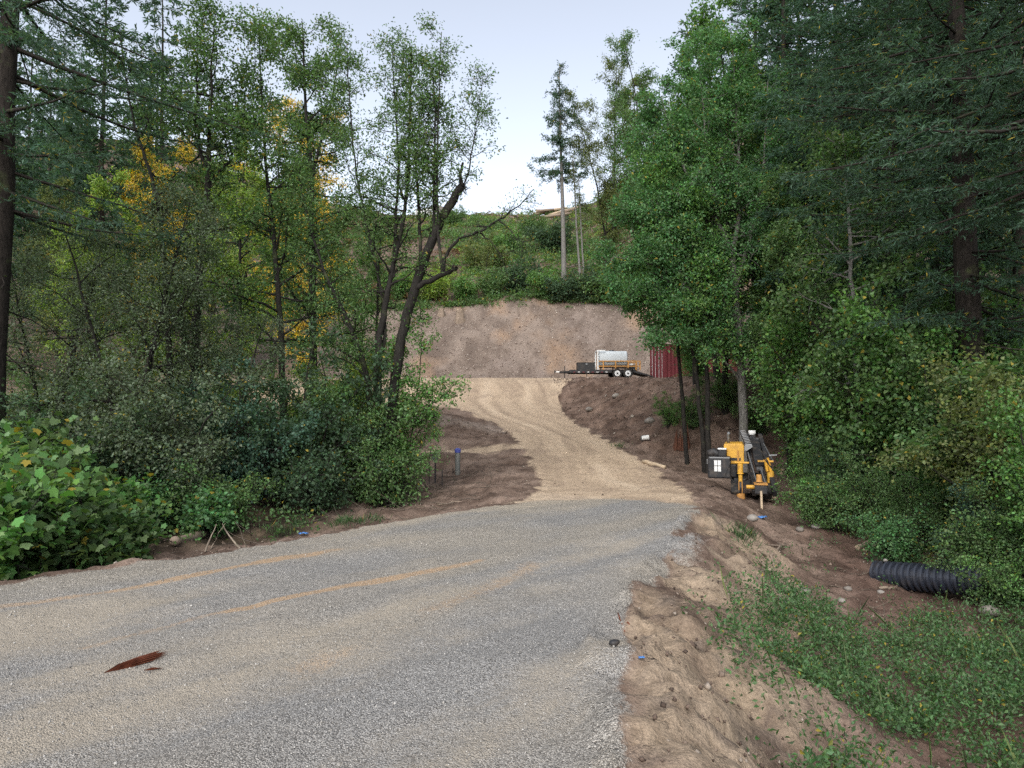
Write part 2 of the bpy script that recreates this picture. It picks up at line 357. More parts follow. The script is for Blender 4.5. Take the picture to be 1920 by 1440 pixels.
def axis(parts):
    out = []
    for a, b, s in parts: out.append(np.arange(a, b, s))
    return np.concatenate(out)
XS = np.concatenate((-np.geomspace(9, 90, 80)[::-1][:-1], np.arange(-9, 9, 0.08), np.geomspace(9, 90, 66)))
YS = axis([(-20, 2.0, 0.6), (2.0, 14, 0.06), (14, 34, 0.13), (34, 58, 0.25), (58, 70, 0.28), (70, 134, 0.8), (134, 240, 6.0)])
vx, vy = np.meshgrid(XS, YS); fx, fy = vx.ravel(), vy.ravel()
M_ = masks(fx, fy); vz = lat(fx, fy) + detail_h(fx, fy, M_)
uA = fx * 0.75 - fy * 0.66; sA = fx * 0.66 + fy * 0.75
def ramp3(t_, stops):
    t_ = np.asarray(t_); xs = [s_[0] for s_ in stops]
    return np.stack([np.interp(t_, xs, [s_[1][k] for s_ in stops]) for k in range(3)], 1)
def lerp(a, b, m): m = np.clip(m, 0, 1)[:, None]; return a * (1 - m) + b * m
def earth_albedo(x, y, m):
    f1, f2, f3 = fbm(x * .8, y * .8, 61, 4), fbm(x * 3.1, y * 3.1, 62, 3), fbm(x * .17, y * .17, 63, 4)
    c = ramp3(f2 + 0.6 * f1, [(-.55, (.085, .058, .044)), (0, (.150, .106, .082)), (.55, (.225, .165, .130))])
    fill_brown = m['up'] & (y < 46); c = lerp(c, c * np.array((.86, .82, .80)), fill_brown * 1.0)  # soil is a darker brown on the fill bank
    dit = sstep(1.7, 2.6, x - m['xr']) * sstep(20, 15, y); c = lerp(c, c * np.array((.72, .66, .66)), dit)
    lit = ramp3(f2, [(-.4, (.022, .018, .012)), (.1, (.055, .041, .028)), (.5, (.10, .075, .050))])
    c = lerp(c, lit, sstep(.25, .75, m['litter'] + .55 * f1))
    bk = ramp3(f1 + .5 * f2, [(-.5, (.140, .108, .088)), (0, (.188, .148, .121)), (.5, (.236, .188, .155))])
    bk = lerp(bk, bk * np.array((.84, .85, .93)), 0.35 * sstep(.02, .45, f3 + .35 * f1))
    bk = lerp(bk, np.full_like(bk, 1) * np.array((.36, .225, .13)), .38 * sstep(.10, .5, fbm(x * .25, y * .25, 66, 4)))
    c = lerp(c, bk, sstep(.3, .7, m['bank'] + .3 * f2))
    u = x - .5 * (m['xl'] + m['xr']); uw = u + .35 * np.sin(y * .4) + .5 * fbm(x * .25, y * .25, 69, 2); st = .55 * fbm(uw * 2.2, y * .12, 67, 4) + .16 * fbm(u * 8, y * .3, 68, 3) + .25 * f1
    tr = sstep(14, 17, y); st = st * tr + f1 * (1 - tr)
    sd = ramp3(st, [(-.5, (.27, .202, .146)), (0, (.43, .330, .232)), (.5, (.54, .43, .312))])
    sd = lerp(sd, np.full_like(sd, 1) * np.array((.25, .185, .138)), .5 * sstep(.12, .5, f1 + .4 * f2))
    sd = lerp(sd, sd * np.array((.63, .625, .62)), m['berm']); sd = lerp(sd, np.full_like(sd, 1) * np.array((.12, .095, .078)), .7 * m['berm'] * sstep(.15, .45, fbm(x * 5, y * 5, 93, 3)))
    return lerp(c, sd, sstep(.28, .72, m['sand'] + .4 * f2 + .15 * f1))
fines = sstep(-.26, .58, fbm(uA * 1.25, sA * .13, 81, 5) + .4 * fbm(fx * .9, fy * .9, 82, 4))
hue = sstep(-.3, .35, fbm(uA * .9, sA * .3, 84, 3)); fines = np.clip(fines, 0, 1)
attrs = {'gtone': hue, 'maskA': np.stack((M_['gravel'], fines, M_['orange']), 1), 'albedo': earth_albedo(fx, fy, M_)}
nx, ny = len(XS), len(YS)
ii = (np.arange(ny - 1)[:, None] * nx + np.arange(nx - 1)[None, :]).ravel()
Q = np.stack((ii, ii + 1, ii + nx + 1, ii + nx), 1)
qc = {k: v[Q].mean(1) for k, v in (('g', M_['gravel']), ('s', M_['sand']), ('b', M_['bank']), ('y', fy), ('x', fx), ('h', M_['hill']))}
kind = np.zeros(len(Q), int)                                                         # 0 ground
kind[(qc['s'] > 0.45) & (qc['y'] > 12)] = 2                                          # 2 dirt track and pad
kind[(qc['g'] > 0.5) & (qc['y'] < 15)] = 1                                           # 1 gravel road
kind[(qc['b'] > 0.4) & (qc['y'] > 40)] = 3                                           # 3 cut bank
kind[(qc['y'] > 60) & (kind == 0)] = 4                                               # 4 hillside
VV = np.stack((fx, fy, vz), 1)
for kid, nm in ((0, 'ground'), (1, 'gravel_road'), (2, 'dirt_track'), (3, 'dirt_bank'), (4, 'hillside')):
    q = Q[kind == kid]; used, inv = np.unique(q, return_inverse=True)
    o = link(nm, mk_mesh(nm, VV[used], quads=inv.reshape(-1, 4), attrs={k: a[used] for k, a in attrs.items()}, smooth=True), EARTH)
    tag(o, kind='structure')
# ------------------------------------------------------------------ plants: generators
def tube_np(pts, rad, n):
    pts = np.asarray(pts, float); k = len(pts); rad = np.asarray(rad, float)
    d = np.gradient(pts, axis=0); d = nrm(d)
    ref = np.where(np.abs(d[:, 2:3]) < 0.9, np.array((0., 0, 1)), np.array((1., 0, 0)))
    u = nrm(np.cross(d, ref)); v = np.cross(d, u)
    a = np.arange(n) * 2 * math.pi / n
    V = pts[:, None] + rad[:, None, None] * (np.cos(a)[None, :, None] * u[:, None] + np.sin(a)[None, :, None] * v[:, None])
    i = np.arange(k - 1)[:, None] * n; j = np.arange(n)[None, :]; j2 = (j + 1) % n
    return V.reshape(-1, 3), np.stack((i + j, i + j2, i + n + j2, i + n + j), -1).reshape(-1, 4)
class Veg:
    def __init__(s, seed): s.r = np.random.default_rng(seed); s.WV, s.WF, s.n = [], [], 0; s.LP, s.LD, s.LS = [], [], []
    def wood(s, pts, r0, r1=None, n=5, radii=None):
        pts = np.asarray(pts, float)
        rad = radii if radii is not None else np.linspace(r0, r1 if r1 is not None else r0 * .3, len(pts))
        V, Fq = tube_np(pts, rad, n); s.WV.append(V); s.WF.append(Fq + s.n); s.n += len(V)
    def path(s, p, d, L, n, wander=.15, grav=0.0):
        out = [np.asarray(p, float)]; d = np.asarray(d, float)
        for _ in range(n):
            d = d + s.r.normal(0, wander, 3); d[2] += grav; d = d / np.linalg.norm(d); out.append(out[-1] + d * L / n)
        return np.array(out)
    def leaves(s, P_, D, size): s.LP.append(P_); s.LD.append(D); s.LS.append(np.broadcast_to(size, (len(P_),)) * s.r.uniform(.65, 1.25, len(P_)))
    def wood_mesh(s, name): return mk_mesh(name, np.concatenate(s.WV), quads=np.concatenate(s.WF), smooth=True)
    def leaf_mesh(s, name, width=.55, up=.8, fold=.18):
        Pp, D, S = np.concatenate(s.LP), nrm(np.concatenate(s.LD)), np.concatenate(s.LS); N = len(Pp)
        nn = nrm(s.r.normal(0, 1, (N, 3)) + np.array((0, 0, up)))
        w = nrm(np.cross(D, nn)); nn = np.cross(w, D)
        L = S[:, None]; b = Pp; t = Pp + D * L - nn * L * .10; m = Pp + D * L * .48
        a = m + w * L * width * .5 + nn * L * fold; c = m - w * L * width * .5 + nn * L * fold
        V = np.stack((b, a, t, c), 1).reshape(-1, 3); i = np.arange(N)[:, None] * 4
        T = np.concatenate((i + np.array([[0, 1, 2]]), i + np.array([[0, 2, 3]])))
        return mk_mesh(name, V, tris=T, attrs={'rnd': np.repeat(s.r.random(N), 4)})
    def lobed_mesh(s, name, fold=.12):
        """five-lobed leaves, 8 triangles each"""
        Pp, D, S = np.concatenate(s.LP), nrm(np.concatenate(s.LD)), np.concatenate(s.LS); N = len(Pp)
        nn = nrm(s.r.normal(0, .55, (N, 3)) + np.array((0, 0, 1.0))); w = nrm(np.cross(D, nn)); nn = np.cross(w, D)
        prof = LOBED
        V = Pp[:, None] + S[:, None, None] * (prof[None, :, 0:1] * w[:, None] + prof[None, :, 1:2] * D[:, None] + prof[None, :, 2:3] * nn[:, None])
        k = len(prof); i = np.arange(N)[:, None, None] * k
        tri = np.array([(0, j, j + 1) for j in range(1, k - 1)])[None]
        return mk_mesh(name, V.reshape(-1, 3), tris=(i + tri).reshape(-1, 3), attrs={'rnd': np.repeat(s.r.random(N), k)})
LOBED = np.array([(0, .02, 0), (.14, -.10, -.02), (.40, -.02, -.06), (.36, .22, .03), (.50, .48, -.05), (.27, .56, .04), (0, .95, -.12), (-.27, .56, .04), (-.50, .48, -.05), (-.36, .22, .03), (-.40, -.02, -.06), (-.14, -.10, -.02)])

def foliate(g, stem, rad, t0, t1, nb, blen, elev=(15, 50), nsub=9, leafn=26, lsize=.085, spread=.13, droop=.0, bend=0.03, prof=None, az=None, sublen=.38, bark_n=5, hang=.0):
    """branches, twigs and leaves along one stem"""
    r = g.r; k = len(stem); cum = np.concatenate(([0], np.cumsum(np.linalg.norm(np.diff(stem, axis=0), axis=1)))); cum /= cum[-1]
    for b in range(nb):
        t = t0 + (t1 - t0) * ((b + r.random()) / nb)
        p = np.array([np.interp(t, cum, stem[:, q]) for q in range(3)]); rr = np.interp(t, cum, rad)
        tt = (t - t0) / (t1 - t0 + 1e-6); f = prof(tt) if prof else (1 - .55 * tt)
        L = blen * f * r.uniform(.6, 1.15)
        a = az(r) if az else r.uniform(0, 2 * math.pi); e = R(r.uniform(*elev))
        d = (math.cos(a) * math.cos(e), math.sin(a) * math.cos(e), math.sin(e))
        bp = g.path(p, d, L, 7, .16, bend); r0 = min(rr * .62, .012 + .018 * L)
        g.wood(bp, r0, .005, bark_n)
        for q in range(nsub):
            u = r.uniform(.18, 1.0) ** .8; x = u * 7; i = min(int(x), 6); sp = bp[i] + (bp[i + 1] - bp[i]) * (x - i)
            sd = nrm(bp[i + 1] - bp[i]) * .7 + r.normal(0, .6, 3); sd[2] += .12 - droop
            sl = sublen * L * r.uniform(.45, 1.1) * (1.1 - .45 * u) + .12
            sb = g.path(sp, sd, sl, 4, .2, -droop * .3); g.wood(sb[::2], max(.004, r0 * .33), .003, 3)
            n = max(3, int(leafn * r.uniform(.35, 1.5)))
            tl = r.uniform(.1, 1.08, n) * 4; il = np.minimum(tl.astype(int), 3); lp = sb[il] + (sb[il + 1] - sb[il]) * (tl - il)[:, None]
            lp = lp + r.normal(0, spread, (n, 3)) * np.array((1, 1, .75))
            ld = nrm(sb[il + 1] - sb[il]) + r.normal(0, .8, (n, 3)); ld[:, 2] -= .25 + hang
            g.leaves(lp, ld, lsize)
def trunk_path(g, H, lean=(0, 0), n=12, wob=.05):
    z = np.linspace(0, 1, n); w = np.cumsum(g.r.normal(0, wob, (n, 2)), 0) * H / 14
    return np.stack((lean[0] * z ** 1.4 + w[:, 0] - w[0, 0], lean[1] * z ** 1.4 + w[:, 1] - w[0, 1], z * H), 1)
def make_broadleaf(seed, H=12, R0=.12, nst=1, cr=2.6, t0=.25, lsize=.09, leafn=26, nb=34, width=.6, droop=.05, up=.8, nsub=9, elev=(10, 50), spread=.14, hang=0.):
    g = Veg(seed)
    for s_ in range(nst):
        a = g.r.uniform(0, 6.28); ln = (0, 0) if nst == 1 else (math.cos(a) * H * .18, math.sin(a) * H * .18)
        h = H * g.r.uniform(.82, 1.0); st = trunk_path(g, h, ln); rad = np.linspace(R0, .012, len(st)) * (1 if nst == 1 else .75)
        st[0, 2] -= .25; g.wood(st, 0, radii=rad, n=8)
        pf = lambda t: (.55 + 1.0 * t) if t < .4 else .95 * (1 - (t - .4) / .62) ** .6 + .12
        foliate(g, st, rad, t0, .99, nb // nst, cr, elev=elev, nsub=nsub, leafn=leafn, lsize=lsize, droop=droop, prof=pf, spread=spread, hang=hang)
    return g.wood_mesh('trunk'), g.leaf_mesh('crown', width, up)
def make_conifer(seed, H=22, R0=.25, h0=2.5, bl=3.2, step=.42, per=5, needle=.16, nw=.20, twig=.34, dens=1.0, dead=0):
    g = Veg(seed); r = g.r; st = trunk_path(g, H, n=14, wob=.025); st[0, 2] -= .3; rad = np.linspace(R0, .015, 14); g.wood(st, 0, radii=rad, n=9)
    z = h0
    while z < H * .985:
        f = (z - h0) / (H - h0); Lb = bl * (1 - f) ** .75 * (.75 + .5 * min(1, f * 6)) + .18
        for _ in range(per):
            a = r.uniform(0, 6.28); L = Lb * r.uniform(.6, 1.15); p = np.array([np.interp(z, st[:, 2], st[:, q]) for q in range(2)] + [z + r.uniform(-.2, .2)])
            e = R(10 - 28 * (1 - f) + r.uniform(-8, 8)); d = (math.cos(a) * math.cos(e), math.sin(a) * math.cos(e), math.sin(e))
            bp = g.path(p, d, L, 6, .06, .035); g.wood(bp, .010 + .009 * L, .004, 4)
            nt = int(L / twig * 5 * dens) + 3
            t = r.uniform(.12, 1.0, nt); x = t * 6; i = np.minimum(x.astype(int), 5); sp = bp[i] + (bp[i + 1] - bp[i]) * (x - i)[:, None]
            bd = nrm(bp[i + 1] - bp[i]); side = nrm(np.cross(bd, np.array((0, 0, 1.)))) * r.choice((-1, 1), nt)[:, None]
            tl = (twig * (1.25 - .6 * t) * r.uniform(.6, 1.3, nt) * min(1.6, .6 + L * .3))[:, None]
            td = nrm(bd * .75 + side * .9 + r.normal(0, .18, (nt, 3)) + np.array((0, 0, -.22)))
            m = max(3, int(tl.mean() / needle * 4.6 * dens))
            u = r.uniform(0, 1, (nt, m, 1)); pos = sp[:, None] + td[:, None] * tl[:, None] * u
            nd = td[:, None] * .9 + r.normal(0, .55, (nt, m, 3))
            g.leaves(pos.reshape(-1, 3), nd.reshape(-1, 3), needle)
        z += step * r.uniform(.7, 1.3)
    for _ in range(dead):
        a = r.uniform(0, 6.28); zz = r.uniform(.6, h0 + 1); g.wood(g.path((0, 0, zz), (math.cos(a), math.sin(a), -.05), r.uniform(.8, 2.2), 6, .15, -.04), .018, .004, 4)
    return g.wood_mesh('trunk'), g.leaf_mesh('crown', nw, .5, .05)
def make_shrub(seed, H=2.5, W=1.6, nst=12, lsize=.075, leafn=22, nb=7, width=.62, nsub=6, hang=0., spread=.10, lobed=False, t0=.12):
    g = Veg(seed); r = g.r
    for s_ in range(nst):
        a = r.uniform(0, 6.28); o = r.uniform(0, 1) ** .6; h = H * r.uniform(.7, 1.05) * (1.05 - .45 * o)
        z = np.linspace(0, 1, 8); px_ = W * o * (z ** 1.3); st = np.stack((math.cos(a) * px_, math.sin(a) * px_, h * (1.25 * z - .25 * z ** 3)), 1) + np.cumsum(r.normal(0, .02, (8, 3)), 0) * H
        b0 = r.uniform(0, .3); st[:, 0] += math.cos(a) * b0 * W * .6; st[:, 1] += math.sin(a) * b0 * W * .6; st[0, 2] = -.15
        wild = s_ % 4 == 3
        if wild: st = st * np.array((1.15, 1.15, 1.38))
        rad = np.linspace(.012 + .008 * H, .004, 8); g.wood(st, 0, radii=rad, n=5)
        foliate(g, st, rad, t0 if not wild else .45, 1.0, nb, .42 * W + .25, elev=(-5, 45), nsub=nsub, leafn=leafn, lsize=lsize, spread=spread, droop=.08, bark_n=4, sublen=.45, hang=hang)
    return g.wood_mesh('stems'), (g.lobed_mesh('foliage') if lobed else g.leaf_mesh('foliage', width, .9))

# ------------------------------------------------------------------ plants: prototypes (meshes shared between copies)
PROTO = {
    'alder_a': make_broadleaf(11, 13, .13, 1, 2.5, .18, .105, 44, 44, nsub=8, spread=.125),
    'alder_b': make_broadleaf(12, 11, .11, 2, 2.3, .14, .10, 44, 50, nsub=8, spread=.125),
    'slim': make_broadleaf(13, 10, .075, 1, 1.5, .30, .075, 15, 34, droop=.0, nsub=7),
    'small_leaf': make_broadleaf(14, 7.5, .10, 3, 2.2, .12, .068, 42, 60, width=.5, elev=(-5, 45), nsub=10, spread=.15),
    'willow': make_broadleaf(15, 15, .12, 2, 2.2, .2, .13, 34, 56, width=.36, droop=.12, hang=.5),
    'fir_a': make_conifer(21, 24, .28, 4.2, 3.4, .52, 6, .12, .165, .42, .88, 14),
    'fir_edge': make_conifer(24, 22, .30, 6.6, 4.3, .65, 5, .125, .20, .45, .76, 14),
    'fir_b': make_conifer(22, 22, .24, 5.0, 3.1, .55, 6, .15, .24, .42, .85, 8),
    'fir_far': make_conifer(23, 24, .22, 4.0, 2.7, .8, 5, .34, .30, .6, .75, 0),
    'shrub_a': make_shrub(31, 2.6, 1.7, 14, .070, 20, 7),
    'shrub_b': make_shrub(32, 3.2, 1.5, 12, .085, 18, 8, .7),
    'shrub_c': make_shrub(33, 4.6, 1.9, 15, .082, 30, 10, .75, hang=.2, spread=.14),
    'bush': make_shrub(34, 2.2, 1.5, 12, .16, 12, 6, .6, spread=.18),
    'low': make_shrub(35, 1.1, .9, 12, .060, 14, 5, .65, spread=.07),
    'thimble': make_shrub(36, 1.35, .85, 16, .120, 5, 6, nsub=4, lobed=True, spread=.10, t0=.3),
}
GREEN = {'mid': (.110, .192, .070), 'bright': (.125, .245, .072), 'dark': (.066, .116, .062), 'grey': (.118, .158, .096), 'blue': (.070, .135, .092),
         'lime': (.22, .32, .065), 'olive': (.150, .185, .066), 'sunlit_gold': (.62, .46, .060), 'fir': (.062, .115, .076), 'vivid': (.100, .215, .085), 'weed': (.088, .165, .066)}  # golden tint has sunlight put into the colour, lime is lifted for backlight
BK = {'dark': (.030, .027, .024), 'grey': (.20, .19, .175), 'brown': (.040, .033, .028)}
def tree_from(name, wood, leaf, loc, label, cat, green='mid', bark='dark', group=None, s=1.0, rz=0.0, sz=None, tilt=(0, 0), parts=('trunk', 'crown')):
    o = thing(name, loc, label, cat, group); o.scale = (s, s, sz or s); o.rotation_euler = (tilt[0], tilt[1], rz)
    link(parts[0], wood, BARK, o, color=BK[bark]); link(parts[1], leaf, LEAF, o, color=GREEN[green]); return o
def plant(proto, px, Y, label, cat='tree', name=None, **kw):
    x = PX(px, Y); shrub = proto in ('shrub_a', 'shrub_b', 'shrub_c', 'bush', 'low', 'thimble')
    nm = name or {'fir_a': 'fir_tree', 'fir_edge': 'fir_tree', 'fir_b': 'fir_tree', 'fir_far': 'fir_tree', 'willow': 'willow_tree', 'alder_a': 'alder_tree', 'alder_b': 'alder_tree', 'slim': 'young_alder_tree', 'small_leaf': 'crabapple_tree',
                  'thimble': 'thimbleberry_shrub', 'low': 'low_shrub', 'bush': 'bush'}.get(proto, 'shrub')
    return tree_from(nm, *PROTO[proto], (x, Y, gz(x, Y) - .03), label, cat, parts=('stems', 'foliage') if shrub else ('trunk', 'crown'), rz=kw.pop('rz', px * .37 + Y), **kw)
class Custom:
    """a tree whose stems follow the photograph at a given distance"""
    def __init__(s, seed, Y, bx, by=None):
        s.g = Veg(seed); s.Y = Y; s.x = PX(bx, Y); s.o = np.array((s.x, Y, gz(s.x, Y) - .05))
    def stem(s, pts, r0, r1, dy=(0, 0), n=8, root=False, sub=4):
        q = np.array([P(a, b, s.Y + dy[0] + (dy[1] - dy[0]) * i / (len(pts) - 1)) for i, (a, b) in enumerate(pts)]) - s.o
        if root: q = np.concatenate((np.array([[q[0, 0], q[0, 1], -.3]]), q)) if q[0, 2] > .1 else q
        t = np.arange(len(q)); tt = np.linspace(0, len(q) - 1, (len(q) - 1) * sub + 1)
        k = np.stack([np.interp(tt, t, q[:, i]) for i in range(3)], 1)
        for _ in range(2): k[1:-1] = .25 * k[:-2] + .5 * k[1:-1] + .25 * k[2:]
        k[1:-1] += s.g.r.normal(0, .012, (len(k) - 2, 3)); rad = np.linspace(r0, r1, len(k)); s.g.wood(k, 0, radii=rad, n=n); return k, rad
    def done(s, name, label, cat='tree', green='mid', bark='dark', width=.55, up=.8):
        return tree_from(name, s.g.wood_mesh('trunk'), s.g.leaf_mesh('crown', width, up), tuple(s.o), label, cat, green, bark)
# ------------------------------------------------------------------ trees on the left
c = Custom(101, 17.0, 715)                                    # the many-stemmed tree by the track
m1 = c.stem([(716, 905), (718, 830), (706, 715), (711, 630), (724, 560), (736, 505), (760, 400), (770, 250), (772, 90)], .15, .015, (0, .3), 9, True)
m2 = c.stem([(725, 900), (742, 700), (757, 610), (780, 530), (808, 455), (832, 405), (852, 370), (866, 350)], .14, .10, (.1, -.3), 9, True)
m3 = c.stem([(708, 890), (690, 705), (668, 640), (640, 575), (612, 520), (585, 440), (560, 330)], .10, .012, (0, -.5), 8, True)
m4 = c.stem([(779, 540), (815, 522), (846, 507), (856, 502)], .075, .045, (-.1, -.5), 7)
m5 = c.stem([(832, 512), (834, 485), (845, 462), (868, 443), (905, 432), (935, 412), (975, 385), (1000, 355)], .05, .008, (-.3, -1.0), 6)
m6 = c.stem([(830, 512), (822, 440), (818, 330), (822, 200), (828, 60)], .048, .010, (-.3, 0), 6)
m7 = c.stem([(812, 450), (814, 360), (816, 250), (812, 110)], .055, .010, (-.2, .1), 6)
m8 = c.stem([(788, 520), (788, 430), (782, 330), (772, 240), (765, 120)], .055, .010, (0, .5), 6)
m9 = c.stem([(738, 520), (742, 420), (748, 320), (742, 200), (735, 70)], .05, .010, (.2, .6), 6)
m10 = c.stem([(866, 350), (878, 330), (885, 280), (895, 220), (905, 130)], .028, .006, (-.3, -.1), 5)
m11 = c.stem([(866, 350), (863, 330), (868, 305)], .06, .03, (-.3, -.3), 6)
m12 = c.stem([(706, 715), (720, 640), (722, 600), (715, 540), (690, 440), (668, 330), (655, 200), (650, 80)], .06, .010, (.1, .8), 6)
m13 = c.stem([(935, 412), (958, 430), (985, 480)], .02, .004, (-.8, -1.0), 4)
m14 = c.stem([(895, 434), (925, 455), (945, 490), (952, 520)], .02, .004, (-.6, -.6), 4)
fl = lambda st, t0, nb, bl, ln, **k: foliate(c.g, st[0], st[1], t0, .99, nb, bl, nsub=7, leafn=ln, spread=.12, **{**dict(lsize=.080, elev=(0, 55)), **k})
for st, t0, nb, bl, ln in ((m1, .42, 36, 1.25, 22), (m3, .35, 30, 1.3, 28), (m6, .25, 26, 1.05, 17), (m7, .15, 24, 1.0, 17), (m8, .2, 26, 1.1, 20), (m9, .2, 26, 1.2, 24), (m10, .1, 20, .85, 13), (m12, .35, 32, 1.4, 26)):
    fl(st, t0, nb, bl, ln)
fl(m5, .45, 14, .7, 4, elev=(-30, 20), lsize=.06); fl(m4, .5, 4, .8, 3, elev=(-10, 30), lsize=.06); fl(m13, .2, 6, .5, 3, elev=(-60, 0)); fl(m14, .2, 6, .5, 3, elev=(-60, 0)); fl(m2, .5, 6, .6, 3)
tre = c.done('willow_tree', 'dark many-stemmed tree beside the track, one thick stem leaning right and broken off', green='mid', bark='dark', width=.42)
g = Veg(102)
for _ in range(60): g.wood(g.path(P(866, 352, 16.7) - c.o + g.r.normal(0, .05, 3), g.r.normal(0, 1, 3) + np.array((0, 0, .1)), g.r.uniform(.12, .28), 3, .3), .012, .004, 4)
link('broken_top', g.wood_mesh('broken_top'), BARK, tre, color=BK['dark'])['label'] = 'frayed broken end of the leaning stem'

c = Custom(103, 16.0, 318)
a1 = c.stem([(318, 800), (319, 690), (312, 560), (305, 470), (300, 400), (286, 335), (262, 270), (244, 200), (226, 60)], .085, .018, (0, .5), 8, True)
a2 = c.stem([(258, 262), (272, 240), (279, 225), (288, 190)], .03, .008, (.3, 0), 5)
foliate(c.g, *a1, .25, .99, 34, 1.3, nsub=7, leafn=16, lsize=.08, elev=(-10, 40)); foliate(c.g, *a2, .2, 1, 5, .5, nsub=4, leafn=6, lsize=.07)
t_ = c.done('young_alder_tree', 'slim tree leaning left with a dark twig clump halfway up its trunk', green='mid')
g = Veg(104)
for _ in range(110): g.wood(g.path(P(301, 392, 16.1) - c.o + g.r.normal(0, .10, 3), g.r.normal(0, 1, 3) + np.array((0, 0, .3)), g.r.uniform(.2, .5), 3, .35), .009, .003, 3)
link('twig_clump', g.wood_mesh('twig_clump'), BARK, t_, color=BK['dark'])['label'] = 'dense ball of dead twigs on the trunk'

c = Custom(105, 17.0, 362)
a1 = c.stem([(362, 800), (366, 690), (370, 590), (376, 480), (387, 405), (391, 330)], .12, .075, (0, .2), 8, True)
a2 = c.stem([(391, 330), (376, 290), (370, 240), (369, 150), (372, 30)], .06, .012, (.2, .4), 7)
a3 = c.stem([(391, 330), (392, 230), (397, 150), (404, 20)], .065, .012, (.2, 0), 7)
a4 = c.stem([(391, 350), (420, 310), (450, 270), (480, 210)], .04, .008, (.2, .5), 6)
for st, t0, nb in ((a1, .35, 22), (a2, .1, 20), (a3, .1, 22), (a4, .2, 14)): foliate(c.g, *st, t0, .99, nb, 1.6, nsub=8, leafn=24, lsize=.09, spread=.17, elev=(-10, 45))
c.done('alder_tree', 'dark trunk forking into two upright leaders, third trunk from the left edge', green='mid')
c = Custom(106, 18.0, 530)
a1 = c.stem([(532, 800), (528, 650), (521, 530), (511, 420), (500, 330), (490, 200), (486, 40)], .11, .015, (0, .4), 8, True)
foliate(c.g, *a1, .30, .99, 48, 1.8, nsub=9, leafn=26, lsize=.09, spread=.17, elev=(-10, 45))
c.done('alder_tree', 'straight thin dark trunk left of the many-stemmed tree, leafy from mid height', green='mid')
c = Custom(107, 22.0, 586)
a1 = c.stem([(588, 830), (586, 560), (584, 345), (580, 290), (572, 180), (566, 40)], .17, .02, (0, .4), 8, True)
a2 = c.stem([(584, 345), (600, 270), (625, 180), (640, 70)], .06, .012, (.1, .5), 6)
foliate(c.g, *a1, .28, .99, 60, 2.4, nsub=10, leafn=38, lsize=.10, spread=.13, elev=(-5, 45)); foliate(c.g, *a2, .1, .99, 20, 1.5, nsub=8, leafn=18, lsize=.092)
c.done('alder_tree', 'broad leafy green tree just behind the straight thin trunk', green='mid')
c = Custom(108, 17.4, 765)
a1 = c.stem([(765, 905), (772, 800), (785, 720), (791, 640), (787, 570)], .03, .006, (0, -.2), 6, True); a2 = c.stem([(772, 800), (803, 762), (838, 738), (852, 718)], .02, .005, (-.1, -.4), 5); a3 = c.stem([(768, 850), (745, 760), (735, 690), (738, 640)], .022, .005, (0, -.3), 5)
for st, nb in ((a1, 26), (a2, 14), (a3, 18)): foliate(c.g, *st, .2, .99, nb, .62, nsub=6, leafn=13, lsize=.085, elev=(-25, 45), spread=.10)
c.done('young_alder_tree', 'slender light green sapling overhanging the track right of the many-stemmed tree', green='bright')
plant('fir_edge', -15, 13.2, 'large dark fir at the left picture edge with long drooping boughs', green='fir', bark='brown', s=.95)
plant('small_leaf', 235, 14.6, 'grey-green small-leaved tree spreading over the left thicket', green='grey', s=.95)
plant('small_leaf', 90, 16.5, 'small-leaved tree beside the trunk of the left edge fir', green='grey', s=.9, rz=2.0)
plant('small_leaf', 420, 15.6, 'grey-green small-leaved tree overhanging the dark shrubs, right of the forked trunk', green='grey', s=.68, rz=4.0)
plant('alder_a', 140, 21.5, 'yellow-green tree filling the gap behind the leftmost small-leaved tree', green='lime', s=.68)  # backlight on the trees behind is put into this leaf tint
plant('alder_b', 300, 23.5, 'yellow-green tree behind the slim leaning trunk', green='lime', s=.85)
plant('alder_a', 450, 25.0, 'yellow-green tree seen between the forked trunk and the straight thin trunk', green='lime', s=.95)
plant('alder_b', 660, 27.0, 'light green tree behind the stems of the many-stemmed tree', green='bright', s=.75)
plant('slim', 700, 24.0, 'slender green tree standing behind the many-stemmed tree', green='mid', s=1.0)
for px_, y_, s_, lb in ((175, 38, 1.05, 'tall fir with top left of the slim leaning tree'), (290, 44, 1.1, 'tall fir seen through the slim leaning tree'), (345, 52, 1.05, 'distant fir left of the forked leaders'),
                        (455, 58, 1.0, 'distant fir right of the forked leaders'), (560, 62, .95, 'distant fir behind the broad leafy tree')):
    plant('fir_far', px_, y_, lb, green='fir', bark='brown', s=s_, group='firs behind the left thicket')
plant('willow', 508, 42, 'tall golden tree top catching sun above the left trees', green='sunlit_gold', s=1.35)  # sun on these crowns is painted as yellow leaf colour
plant('willow', 255, 40, 'golden sunlit tree behind the slim leaning tree', green='sunlit_gold', s=1.0)
plant('alder_a', 590, 36, 'sunlit golden tree behind the thick dark upper trunk', green='sunlit_gold', s=.95)
plant('alder_a', 395, 45, 'olive tree between distant firs on the left', green='olive', s=1.3)
plant('alder_b', 620, 70, 'green tree at the left end of the cut bank top', green='olive', s=.9)
plant('alder_a', 690, 76, 'green tree above the cut bank behind the many-stemmed tree', green='mid', s=.8)

